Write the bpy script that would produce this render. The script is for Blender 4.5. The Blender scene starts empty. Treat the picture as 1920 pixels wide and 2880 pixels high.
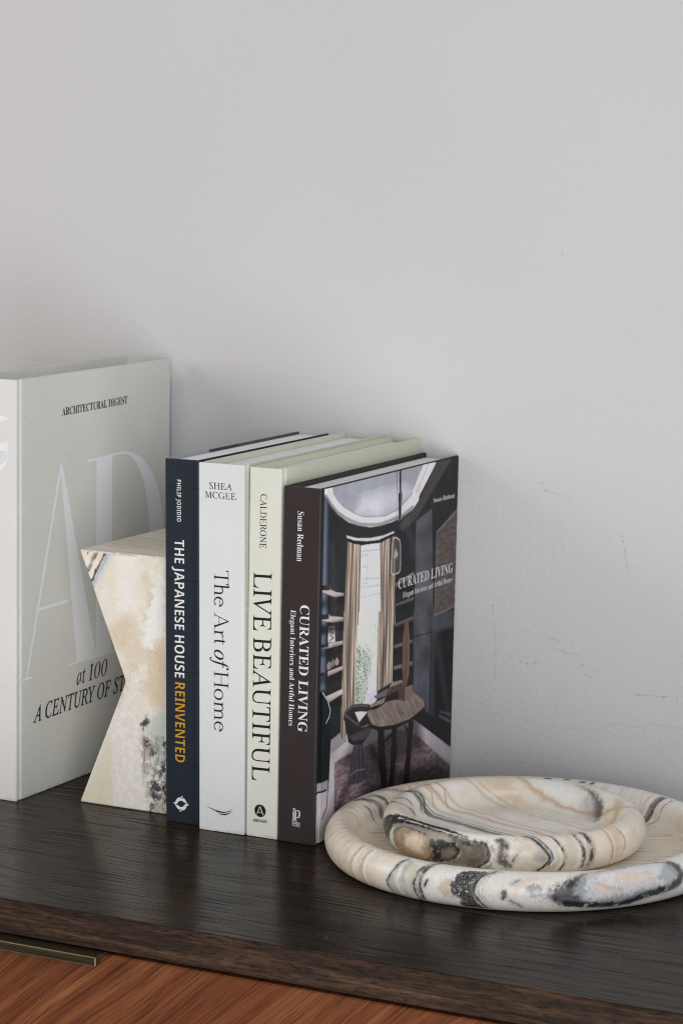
import bpy, bmesh, math, random
import numpy as np
from mathutils import Vector, Matrix
S = bpy.context.scene
COL = S.collection

# ------------------------------------------------------------------ camera, light, exposure
cd = bpy.data.cameras.new('camera')
cam = bpy.data.objects.new('camera', cd); COL.objects.link(cam)
RT = (0.88909925, 0.45753680, 0.01275156)
UP = (-0.07724744, 0.12253346, 0.98945358)
FW = (-0.45114893, 0.88070746, -0.14428796)
LOC = (1.10219253, -1.84490620, 0.57556283)
cam.matrix_world = Matrix(((RT[0], UP[0], -FW[0], LOC[0]), (RT[1], UP[1], -FW[1], LOC[1]),
                           (RT[2], UP[2], -FW[2], LOC[2]), (0, 0, 0, 1)))
cd.sensor_fit = 'VERTICAL'; cd.sensor_height = 36.0; cd.lens = 7513.21 / 2880 * 36
cd.clip_start = 0.05; cd.clip_end = 50
cd.dof.use_dof = True; cd.dof.focus_distance = 2.08; cd.dof.aperture_fstop = 16
S.camera = cam

wd = bpy.data.worlds.new('World'); S.world = wd; wd.use_nodes = True
bg = wd.node_tree.nodes['Background']
# soft light of a room: pale ceiling above, darker floor below
wn = wd.node_tree.nodes; wl = wd.node_tree.links
wtc = wn.new('ShaderNodeTexCoord'); wsx = wn.new('ShaderNodeSeparateXYZ'); wr = wn.new('ShaderNodeValToRGB')
wmr = wn.new('ShaderNodeMapRange'); wmr.inputs['From Min'].default_value = -1; wmr.inputs['From Max'].default_value = 1
wl.new(wtc.outputs['Generated'], wsx.inputs[0]); wl.new(wsx.outputs['Z'], wmr.inputs['Value']); wl.new(wmr.outputs[0], wr.inputs['Fac'])
we = wr.color_ramp.elements; we[0].position = 0.40; we[0].color = (0.30, 0.28, 0.26, 1); we[1].position = 0.66; we[1].color = (0.96, 0.98, 1.0, 1)
wl.new(wr.outputs['Color'], bg.inputs['Color']); bg.inputs['Strength'].default_value = 0.40

def area(name, loc, target, sx, sy, power, color):
    l = bpy.data.lights.new(name, 'AREA'); l.shape = 'RECTANGLE'; l.size = sx; l.size_y = sy
    l.energy = power; l.color = color
    o = bpy.data.objects.new(name, l); COL.objects.link(o); o.location = loc
    o.rotation_euler = (Vector(target) - Vector(loc)).to_track_quat('-Z', 'Y').to_euler()
    return o
area('window_light', (1.75, -2.45, 0.14), (0.1, 0.1, 0.15), 1.8, 2.6, 74, (0.985, 0.985, 1.0))
area('warm_left_light', (-2.1, -1.5, 1.0), (-0.1, 0.2, 0.2), 1.0, 1.4, 22, (1.0, 0.92, 0.83))  # warm fill from an unseen source on the left

S.render.engine = 'CYCLES'; S.cycles.filter_width = 1.05
S.view_settings.view_transform = 'Standard'; S.view_settings.look = 'None'
S.view_settings.exposure = 0.0; S.view_settings.gamma = 1.0
S.view_settings.use_curve_mapping = False

# ------------------------------------------------------------------ helpers
def lin(r, g, b):
    c = np.array([r, g, b], float) / 255
    return tuple(np.where(c <= 0.04045, c / 12.92, ((c + 0.055) / 1.055) ** 2.4))
RNG = np.random.default_rng(7)
PERM = RNG.permutation(256); PERM = np.concatenate([PERM, PERM, PERM])
GR = RNG.normal(size=(256, 3)); GR /= np.linalg.norm(GR, axis=1)[:, None]
def noise(P):
    """gradient noise, P (n,3) -> about -1..1"""
    P = np.asarray(P, float); i = np.floor(P).astype(int); f = P - i; i &= 255
    u = f * f * f * (f * (f * 6 - 15) + 10); out = 0
    for dx in (0, 1):
        for dy in (0, 1):
            for dz in (0, 1):
                h = PERM[PERM[PERM[i[:, 0] + dx] + i[:, 1] + dy] + i[:, 2] + dz]
                d = (GR[h] * (f - np.array([dx, dy, dz]))).sum(1)
                w = (u[:, 0] if dx else 1 - u[:, 0]) * (u[:, 1] if dy else 1 - u[:, 1]) * (u[:, 2] if dz else 1 - u[:, 2])
                out = out + w * d
    return out * 1.6
def fbm(P, o=4, gain=0.5):
    a = 1.0; s = 0; t = 0; P = np.asarray(P, float)
    for k in range(o):
        s = s + a * noise(P + 17.3 * k); t += a; a *= gain; P = P * 2.03
    return s / t * 1.4
def sstep(a, b, x):
    t = np.clip((x - a) / (b - a), 0, 1); return t * t * (3 - 2 * t)
def mix(c, col, al):
    c += (np.array(col) - c) * al[:, None]
def ramp(x, stops):
    xs = [s[0] for s in stops]; cs = np.array([s[1] for s in stops])
    return np.stack([np.interp(x, xs, cs[:, k]) for k in range(3)], 1)
def seg_dist(Q, pts):
    d = np.full(len(Q), 1e9)
    for a, b in zip(pts[:-1], pts[1:]):
        a = np.array(a, float); e = np.array(b, float) - a; L = max((e * e).sum(), 1e-12)
        t = np.clip(((Q - a) @ e) / L, 0, 1)
        d = np.minimum(d, np.hypot(Q[:, 0] - a[0] - t * e[0], Q[:, 1] - a[1] - t * e[1]))
    return d
def poly_sd(Q, pts):
    """signed distance to a polygon, positive inside"""
    d = seg_dist(Q, list(pts) + [pts[0]]); ins = np.zeros(len(Q), bool)
    n = len(pts)
    for i in range(n):
        x1, y1 = pts[i]; x2, y2 = pts[(i + 1) % n]
        if y1 == y2: continue
        c = ((y1 > Q[:, 1]) != (y2 > Q[:, 1])) & (Q[:, 0] < (x2 - x1) * (Q[:, 1] - y1) / (y2 - y1) + x1)
        ins ^= c
    return np.where(ins, d, -d)

def mesh_obj(name, V, F, mat, parent=None, cols=None, smooth=False, mats=None, fm=None):
    me = bpy.data.meshes.new(name)
    V = np.asarray(V, np.float32)
    if isinstance(F, np.ndarray) and F.ndim == 2:
        n, k = F.shape
        me.vertices.add(len(V)); me.vertices.foreach_set('co', V.ravel())
        me.loops.add(n * k); me.loops.foreach_set('vertex_index', F.astype(np.int32).ravel())
        me.polygons.add(n); me.polygons.foreach_set('loop_start', np.arange(0, n * k, k, dtype=np.int32))
        me.polygons.foreach_set('loop_total', np.full(n, k, np.int32))
        me.update(calc_edges=True)
    else:
        me.from_pydata([tuple(map(float, v)) for v in V], [], [tuple(map(int, f)) for f in F]); me.update()
    if cols is not None:
        at = me.color_attributes.new('Col', 'FLOAT_COLOR', 'POINT')
        c4 = np.ones((len(V), 4), np.float32); c4[:, :3] = cols
        at.data.foreach_set('color', c4.ravel())
    for m in (mats or [mat]): me.materials.append(m)
    if fm is not None: me.polygons.foreach_set('material_index', np.asarray(fm, np.int32))
    me.polygons.foreach_set('use_smooth', np.full(len(me.polygons), smooth))
    me.validate()
    o = bpy.data.objects.new(name, me); COL.objects.link(o)
    if parent: o.parent = parent
    return o
def bm_obj(name, bm, mat, parent=None, smooth=False):
    me = bpy.data.meshes.new(name); bm.normal_update(); bm.to_mesh(me); bm.free()
    me.materials.append(mat); me.polygons.foreach_set('use_smooth', np.full(len(me.polygons), smooth))
    o = bpy.data.objects.new(name, me); COL.objects.link(o)
    if parent: o.parent = parent
    return o
def prism(bm, outline, z0, z1, bev=0.0004):
    vs = [bm.verts.new((x, y, z0)) for x, y in outline]
    f = bm.faces.new(vs)
    r = bmesh.ops.extrude_face_region(bm, geom=[f])
    top = [e for e in r['geom'] if isinstance(e, bmesh.types.BMVert)]
    for v in top: v.co.z = z1
    bmesh.ops.recalc_face_normals(bm, faces=bm.faces[:])
    if bev:
        es = [e for e in bm.edges if len(e.link_faces) == 2 and e.calc_face_angle() > 0.9]
        bmesh.ops.bevel(bm, geom=es, offset=bev, segments=2, affect='EDGES', clamp_overlap=True)
def boxbm(bm, x0, x1, y0, y1, z0, z1, bev=0.0):
    prism(bm, [(x0, y0), (x1, y0), (x1, y1), (x0, y1)], z0, z1, bev)
def box(name, x0, x1, y0, y1, z0, z1, mat, parent=None, bev=0.0005):
    bm = bmesh.new(); boxbm(bm, x0, x1, y0, y1, z0, z1, bev); return bm_obj(name, bm, mat, parent)
def thing(name, label, cat, loc=(0, 0, 0), rot=(0, 0, 0), group=None):
    o = bpy.data.objects.new(name, None); COL.objects.link(o); o.location = loc; o.rotation_euler = rot
    o.empty_display_size = 0.02
    o['label'] = label; o['category'] = cat
    if group: o['group'] = group
    return o

# ------------------------------------------------------------------ materials
class NT:
    def __init__(s, name, rough=0.5, spec=0.5, base=(0.5, 0.5, 0.5)):
        s.m = bpy.data.materials.new(name); s.m.use_nodes = True; s.t = s.m.node_tree
        s.b = s.t.nodes['Principled BSDF']
        s.set('Base Color', (*base, 1)); s.set('Roughness', rough); s.set('Specular IOR Level', spec)
    def set(s, k, v): s.b.inputs[k].default_value = v
    def n(s, typ, **kw):
        n = s.t.nodes.new(typ)
        for k, v in kw.items():
            if k.startswith('_'): setattr(n, k[1:], v)
            else: n.inputs[k.replace('__', ' ')].default_value = v
        return n
    def l(s, a, b): s.t.links.new(a, b)
    def coord(s, scale=(1, 1, 1), rot=(0, 0, 0), out='Object'):
        tc = s.n('ShaderNodeTexCoord'); mp = s.n('ShaderNodeMapping')
        mp.inputs['Scale'].default_value = scale; mp.inputs['Rotation'].default_value = rot
        s.l(tc.outputs[out], mp.inputs['Vector']); return mp.outputs['Vector']
    def noise(s, vec, scale, detail=3, rough=0.5, dist=0.0):
        n = s.n('ShaderNodeTexNoise', Scale=scale, Detail=detail, Roughness=rough, Distortion=dist)
        s.l(vec, n.inputs['Vector']); return n.outputs['Fac']
    def ramp(s, fac, stops):
        r = s.n('ShaderNodeValToRGB'); e = r.color_ramp.elements
        while len(e) < len(stops): e.new(0.5)
        for el, (p, c) in zip(e, stops):
            el.position = p; el.color = (*c, 1) if not np.isscalar(c) else (c, c, c, 1)
        s.l(fac, r.inputs['Fac']); return r.outputs['Color']
    def mixc(s, fac, a, b, mode='MIX'):
        m = s.n('ShaderNodeMix', _data_type='RGBA', _blend_type=mode)
        for k, v in ((0, fac), (6, a), (7, b)):
            if isinstance(v, (int, float)): m.inputs[k].default_value = v
            elif isinstance(v, tuple): m.inputs[k].default_value = (*v, 1)
            else: s.l(v, m.inputs[k])
        return m.outputs[2]
    def bump(s, h, strength, dist):
        b = s.n('ShaderNodeBump', Strength=strength, Distance=dist); s.l(h, b.inputs['Height'])
        s.l(b.outputs['Normal'], s.b.inputs['Normal']); return b
def plain(name, c, rough=0.5, spec=0.4, metal=0.0):
    t = NT(name, rough, spec, c); t.set('Metallic', metal); return t.m
def mottled(name, c, rough, amt, scale, bump=0.0, bscale=(1, 1, 1), bs=600, bd=0.0002, spec=0.35):
    """a colour that varies a little, over a fine-grained surface"""
    t = NT(name, rough, spec, c); v = t.coord()
    f = t.noise(v, scale, 4)
    lo = tuple(x * (1 - amt) for x in c); hi = tuple(min(1, x * (1 + amt)) for x in c)
    t.l(wear(t, t.ramp(f, [(0.3, lo), (0.7, hi)])), t.b.inputs['Base Color'])
    if bump: t.bump(t.noise(t.coord(bscale), bs, 2), bump, bd)
    return t.m

def m_wall():
    t = NT('wall_paint', 0.62, 0.3, lin(205, 203, 200)); v = t.coord()
    f = t.noise(v, 3.0, 3)
    t.l(t.ramp(f, [(0.3, lin(204, 203, 204)), (0.7, lin(208, 207, 208))]), t.b.inputs['Base Color'])
    a = t.noise(v, 210, 3, 0.55); b = t.noise(v, 45, 2)
    add = t.n('ShaderNodeMath', _operation='MULTIPLY_ADD'); t.l(b, add.inputs[0]); add.inputs[1].default_value = 0.8; t.l(a, add.inputs[2])
    t.bump(add.outputs[0], 0.45, 0.0010)
    return t.m
def wear(t, colr):
    """grubby lower edge of a spine"""
    tc = t.n('ShaderNodeTexCoord'); sx = t.n('ShaderNodeSeparateXYZ'); t.l(tc.outputs['Object'], sx.inputs[0])
    nz = t.noise(t.coord((140, 140, 260)), 1.0, 3, 0.6)
    m = t.n('ShaderNodeMath', _operation='MULTIPLY_ADD'); t.l(nz, m.inputs[0]); m.inputs[1].default_value = 0.010; t.l(sx.outputs['Z'], m.inputs[2])
    r = t.ramp(m.outputs[0], [(0.0042, 0.62), (0.0062, 1.0)])
    return t.mixc(0.85, colr, r, 'MULTIPLY')
def m_linen(name, c, weave=1.0, speck=0.0, rough=0.75):
    t = NT(name, rough, 0.25, c); v = t.coord()
    a = t.noise(t.coord((900, 900, 150)), 1.0, 2); b = t.noise(t.coord((150, 150, 1300)), 1.0, 2)
    big = t.noise(v, 14, 3)
    colr = t.ramp(big, [(0.3, tuple(x * 0.97 for x in c)), (0.7, tuple(min(1, x * 1.03) for x in c))])
    m = t.n('ShaderNodeMath', _operation='ADD'); t.l(a, m.inputs[0]); t.l(b, m.inputs[1])
    w = t.ramp(m.outputs[0], [(0.75, 0.93), (1.0, 1.0)])
    colr = t.mixc(0.8 * weave, colr, w, 'MULTIPLY')
    if speck:
        sp = t.ramp(t.noise(v, 330, 2), [(0.30, 0.72), (0.36, 1.0)])
        colr = t.mixc(speck, colr, sp, 'MULTIPLY')
    t.l(wear(t, colr), t.b.inputs['Base Color'])
    t.bump(m.outputs[0], 0.35 * weave, 0.0003)
    return t.m
def m_pages(name, c):
    t = NT(name, 0.7, 0.2, c)
    f = t.noise(t.coord((620, 5, 5)), 1.0, 3, 0.75)
    t.l(t.ramp(f, [(0.3, tuple(x * 0.70 for x in c)), (0.5, c), (0.75, tuple(min(1, x * 1.06) for x in c))]), t.b.inputs['Base Color'])
    t.bump(f, 0.4, 0.0003)
    return t.m
def m_vcol(name, rough, spec=0.5, sss=0.0, bump=0.0, bs=400):
    t = NT(name, rough, spec)
    a = t.n('ShaderNodeVertexColor', _layer_name='Col'); t.l(a.outputs['Color'], t.b.inputs['Base Color'])
    if sss:
        t.set('Subsurface Weight', sss); t.set('Subsurface Radius', (1.0, 0.8, 0.6)); t.set('Subsurface Scale', 0.003)
    if bump: t.bump(t.noise(t.coord(), bs, 3), bump, 0.0002)
    rr = t.ramp(t.noise(t.coord(), 60, 3), [(0.3, rough * 0.85), (0.7, min(1, rough * 1.15))])
    t.l(rr, t.b.inputs['Roughness'])
    return t.m
def m_topwood():
    t = NT('dark_oak_top', 0.27, 0.085)
    wob = t.noise(t.coord((4, 9, 9)), 1.0, 2)                       # slow waviness of the grain
    tc = t.n('ShaderNodeTexCoord'); add = t.n('ShaderNodeVectorMath', _operation='MULTIPLY_ADD')
    t.l(wob, add.inputs[0]); add.inputs[1].default_value = (0, 0.035, 0.0); t.l(tc.outputs['Object'], add.inputs[2])
    def sc(s_):
        m = t.n('ShaderNodeMapping'); m.inputs['Scale'].default_value = s_; t.l(add.outputs[0], m.inputs['Vector']); return m.outputs['Vector']
    g = t.noise(sc((11, 430, 30)), 1.0, 3, 0.6, 0.2)                 # short pores
    g2 = t.noise(sc((2.2, 55, 30)), 1.0, 4, 0.6, 0.8)                # growth bands
    g3 = t.noise(sc((4.5, 190, 30)), 1.0, 3, 0.65, 0.3)                # fibre bundles
    c = t.ramp(g2, [(0.25, (0.0110, 0.0070, 0.0048)), (0.5, (0.0205, 0.0130, 0.0088)), (0.75, (0.0380, 0.0240, 0.0160))])
    c = t.mixc(0.95, c, t.ramp(g, [(0.37, 0.25), (0.47, 1.0), (0.70, 1.35)]), 'MULTIPLY')
    c = t.mixc(0.8, c, t.ramp(g3, [(0.30, 0.6), (0.70, 1.4)]), 'MULTIPLY')
    t.l(c, t.b.inputs['Base Color'])
    t.l(t.ramp(g, [(0.36, 0.50), (0.47, 0.25), (0.75, 0.21)]), t.b.inputs['Roughness'])
    sm = t.noise(t.coord((9, 12, 9)), 1.0, 4, 0.6)
    rg = t.mixc(1.0, t.ramp(g, [(0.36, 0.46), (0.47, 0.22), (0.75, 0.18)]), t.ramp(sm, [(0.35, 0.85), (0.7, 1.35)]), 'MULTIPLY'); t.l(rg, t.b.inputs['Roughness'])
    hh = t.n('ShaderNodeMath', _operation='MULTIPLY_ADD'); t.l(t.ramp(g, [(0.36, 0.0), (0.48, 1.0)]), hh.inputs[0]); hh.inputs[1].default_value = 1.0; t.l(g3, hh.inputs[2])
    t.bump(hh.outputs[0], 0.022, 0.0004)
    return t.m
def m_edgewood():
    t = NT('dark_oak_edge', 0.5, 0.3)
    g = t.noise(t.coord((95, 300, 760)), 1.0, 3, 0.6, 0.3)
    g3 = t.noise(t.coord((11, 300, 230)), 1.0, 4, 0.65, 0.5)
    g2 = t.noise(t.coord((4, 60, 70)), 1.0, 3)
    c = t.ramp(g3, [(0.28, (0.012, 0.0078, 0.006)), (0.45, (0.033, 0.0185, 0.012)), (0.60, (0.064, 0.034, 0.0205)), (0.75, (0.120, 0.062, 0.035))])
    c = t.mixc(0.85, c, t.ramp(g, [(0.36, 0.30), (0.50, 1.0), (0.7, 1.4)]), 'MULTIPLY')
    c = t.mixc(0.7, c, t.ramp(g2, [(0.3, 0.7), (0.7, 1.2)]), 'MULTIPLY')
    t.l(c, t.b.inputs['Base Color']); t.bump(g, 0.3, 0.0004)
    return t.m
def m_drawer():
    t = NT('walnut_veneer', 0.40, 0.4)
    tc = t.n('ShaderNodeTexCoord')
    # the figure swirls towards the right end: rotate the grain by a slow field
    r = t.n('ShaderNodeMapping'); r.inputs['Rotation'].default_value = (0, math.radians(41), 0)
    w = t.n('ShaderNodeTexNoise', Scale=3.2, Detail=2.0); t.l(tc.outputs['Object'], w.inputs['Vector'])
    ad = t.n('ShaderNodeVectorMath', _operation='MULTIPLY_ADD'); t.l(w.outputs['Color'], ad.inputs[0]); ad.inputs[1].default_value = (0.03, 0, 0.03); t.l(tc.outputs['Object'], ad.inputs[2])
    t.l(ad.outputs[0], r.inputs['Vector'])
    def sc(s):
        m = t.n('ShaderNodeMapping'); m.inputs['Scale'].default_value = s; t.l(r.outputs['Vector'], m.inputs['Vector']); return m.outputs['Vector']
    g = t.noise(sc((6, 1, 620)), 1.0, 4, 0.62, 0.4)
    g2 = t.noise(sc((1.6, 1, 66)), 1.0, 3, 0.55, 1.4)
    p = t.noise(sc((22, 1, 760)), 1.0, 2, 0.6)
    c = t.ramp(g2, [(0.25, (0.108, 0.031, 0.0118)), (0.5, (0.172, 0.053, 0.0192)), (0.72, (0.255, 0.091, 0.034))])
    c = t.mixc(0.85, c, t.ramp(g, [(0.32, 0.42), (0.46, 0.88), (0.7, 1.2)]), 'MULTIPLY')
    c = t.mixc(0.95, c, t.ramp(p, [(0.33, 0.45), (0.45, 1.0)]), 'MULTIPLY')
    t.l(c, t.b.inputs['Base Color']); t.bump(p, 0.12, 0.0003)
    return t.m
def m_brass():
    t = NT('aged_brass', 0.34, 0.5, (0.12, 0.10, 0.055)); t.set('Metallic', 1.0)
    f = t.noise(t.coord((8, 500, 900)), 1.0, 3)
    t.l(t.ramp(f, [(0.3, (0.13, 0.113, 0.066)), (0.7, (0.22, 0.19, 0.112))]), t.b.inputs['Base Color'])
    t.l(t.ramp(f, [(0.3, 0.28), (0.7, 0.45)]), t.b.inputs['Roughness'])
    return t.m

# ------------------------------------------------------------------ lettering
def uni(s, style):
    up, lo, di = {'serif': (0x1D400, 0x1D41A, 0x1D7CE), 'italic': (0x1D434, 0x1D44E, None),
                  'sans': (0x1D5D4, 0x1D5EE, 0x1D7EC), 'sanslight': (0x1D5A0, 0x1D5BA, 0x1D7E2),
                  'mono': (0x1D670, 0x1D68A, 0x1D7F6)}[style]
    o = ''
    for c in s:
        if 'A' <= c <= 'Z': o += chr(up + ord(c) - 65)
        elif style == 'italic' and c == 'h': o += '\u210e'
        elif 'a' <= c <= 'z': o += chr(lo + ord(c) - 97)
        elif c.isdigit() and di: o += chr(di + ord(c) - 48)
        else: o += c
    return o
def text_geo(body, offset=0.0, shear=0.0, spacing=1.0):
    c = bpy.data.curves.new('lettering', 'FONT'); c.body = body; c.size = 1.0; c.offset = offset
    c.shear = shear; c.space_character = spacing; c.resolution_u = 5
    o = bpy.data.objects.new('lettering', c); COL.objects.link(o)
    dg = bpy.context.evaluated_depsgraph_get(); dg.update()
    me = bpy.data.meshes.new_from_object(o.evaluated_get(dg))
    V = np.array([v.co[:] for v in me.vertices]).reshape(-1, 3); F = [tuple(p.vertices) for p in me.polygons]
    bpy.data.objects.remove(o); bpy.data.curves.remove(c); bpy.data.meshes.remove(me)
    return V, F
def cap_height(style, offset=0.0):
    V, F = text_geo(uni('H', style), offset); return V[:, 1].max(), V[:, 1].min()
def frame_spine(T, y=-0.00018):
    """text frame for words that run down a spine / across a spine / along a cover; lengths in mm"""
    down = lambda a, b: lambda tx, ty: np.stack([-T + (a + ty) / 1000, np.full_like(tx, y), (b - tx) / 1000], 1)
    flat = lambda a, b: lambda tx, ty: np.stack([-T + (a + tx) / 1000, np.full_like(tx, y), (b + ty) / 1000], 1)
    return down, flat
def frame_cover(x=0.00018):
    return lambda a, b, sl=0.0: lambda tx, ty: np.stack([np.full_like(tx, x), (a + tx) / 1000, (b + ty + sl * tx) / 1000], 1)
def letters(name, body, style, place, length, cap, mat, parent, offset=0.0, shear=0.0, spacing=1.0):
    """set body so that it is length mm long with capitals cap mm high"""
    V, F = text_geo(uni(body, style), offset, shear, spacing)
    h1, h0 = cap_height(style, offset)
    x0, x1 = V[:, 0].min(), V[:, 0].max()
    tx = (V[:, 0] - x0) * length / (x1 - x0); ty = (V[:, 1] - h0) * cap / (h1 - h0)
    return mesh_obj(name, place(tx, ty), F, mat, parent)
def ell(cx, cy, rx, ry, a0, a1, n=18):
    return [(cx + rx * math.cos(math.radians(a0 + (a1 - a0) * k / n)), cy + ry * math.sin(math.radians(a0 + (a1 - a0) * k / n))) for k in range(n + 1)]
def band(o, i): return [[o[k], i[k], i[k + 1], o[k + 1]] for k in range(len(o) - 1)]
def roman(ch):
    """light old-style roman letters as overlapping strokes; capital height 1; returns strokes, advance"""
    w, t, xh = 0.088, 0.036, 0.62
    R = lambda x0, x1, y0, y1: [(x0, y0), (x1, y0), (x1, y1), (x0, y1)]
    foot = lambda x, y=0.0, h=0.13: R(x - h, x + h, y, y + t)
    stem = lambda x, y0, y1: R(x - w / 2, x + w / 2, y0, y1)
    def arch(x0, x1):
        cx = (x0 + x1 + w) / 2 - w * .35; rx = x1 + w / 2 - cx; cy = xh - .24
        return band(ell(cx, cy, rx, .255, 150, 0), ell(cx, cy, rx - w, .205, 150, 0)) + [stem(x1, t, cy + .01)]
    if ch == 'T': return [stem(.37, 0, 1), foot(.37, 0, .15), R(0, .74, 1 - t, 1), [(0, 1), (0, .80), (.03, .80), (.07, .965)], [(.74, 1), (.74, .80), (.71, .80), (.67, .965)]], .70
    if ch == 'A': return [[(.34, 1.02), (.40, 1.02), (.76, 0), (.655, 0)], [(.36, 1.0), (.385, .93), (.10, 0), (.062, 0)], R(.19, .60, .33, .33 + t), foot(.08, 0, .11), foot(.71, 0, .14)], .84
    if ch == 'H': return [stem(.15, 0, 1), stem(.70, 0, 1), R(.15, .70, .49, .49 + t), foot(.15, 0, .14), foot(.70, 0, .14), foot(.15, 1 - t, .14), foot(.70, 1 - t, .14)], .88
    if ch == 'h': return [stem(.14, 0, 1.06), foot(.14), foot(.49), [(.14, 1.06), (.02, 1.02), (.02, .99), (.14, .99)]] + arch(.14, .49), .64
    if ch == 'm': return [stem(.14, 0, xh), foot(.14), foot(.49), foot(.84), [(.14, xh + .02), (.02, xh - .03), (.02, xh - .06), (.14, xh - .05)]] + arch(.14, .49) + arch(.49, .84), 1.0
    if ch == 'r': return [stem(.14, 0, xh), foot(.14, 0, .14), [(.14, xh + .02), (.02, xh - .03), (.02, xh - .06), (.14, xh - .05)]] + band(ell(.33, xh - .22, .16, .235, 165, 45), ell(.33, xh - .22, .12, .17, 165, 45)), .46
    if ch == 't': return [stem(.13, .12, xh + .10), [(.174, xh + .17), (.086, xh + .10), (.174, xh + .10)], R(.0, .31, xh - t, xh)] + band(ell(.215, .13, .129, .14, 180, 300), ell(.215, .13, .041, .085, 180, 300)), .40
    if ch == 'o': return band(ell(.31, .305, .29, .325, 0, 360, 36), ell(.31, .305, .195, .285, 8, 368, 36)), .66
    if ch == 'e': return band(ell(.29, .305, .265, .325, 8, 318, 30), ell(.29, .305, .175, .275, 12, 326, 30)) + [R(.10, .55, .36, .36 + t)], .60
    return [], .28
def roman_letters(name, body, place, length, cap, mat, parent):
    polys = []; x = 0
    for ch in body:
        p, adv = roman(ch); polys += [[(a + x, b) for a, b in q] for q in p]; x += adv
    x0 = min(a for q in polys for a, b in q); x1 = max(a for q in polys for a, b in q); V = []; F = []
    for i, q in enumerate(polys):
        q = np.array(q, float); P = place((q[:, 0] - x0) * length / (x1 - x0), q[:, 1] * cap); P[:, 1] -= 0.000004 * (i % 9)
        F.append(tuple(range(len(V), len(V) + len(q)))); V += [tuple(z) for z in P]
    return mesh_obj(name, V, F, mat, parent)
def shapes(name, polys, place, mat, parent):
    V = []; F = []
    for p in polys:
        F.append(tuple(range(len(V), len(V) + len(p)))); V += p
    V = np.array(V, float)
    return mesh_obj(name, place(V[:, 0], V[:, 1]), F, mat, parent)
def disc(cx, cy, r, n=40): return [(cx + r * math.cos(2 * math.pi * k / n), cy + r * math.sin(2 * math.pi * k / n)) for k in range(n)]
def bar(a, b, w):
    dx, dy = b[0] - a[0], b[1] - a[1]; L = math.hypot(dx, dy); nx, ny = -dy / L * w / 2, dx / L * w / 2
    return [(a[0] + nx, a[1] + ny), (a[0] - nx, a[1] - ny), (b[0] - nx, b[1] - ny), (b[0] + nx, b[1] + ny)]

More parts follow.
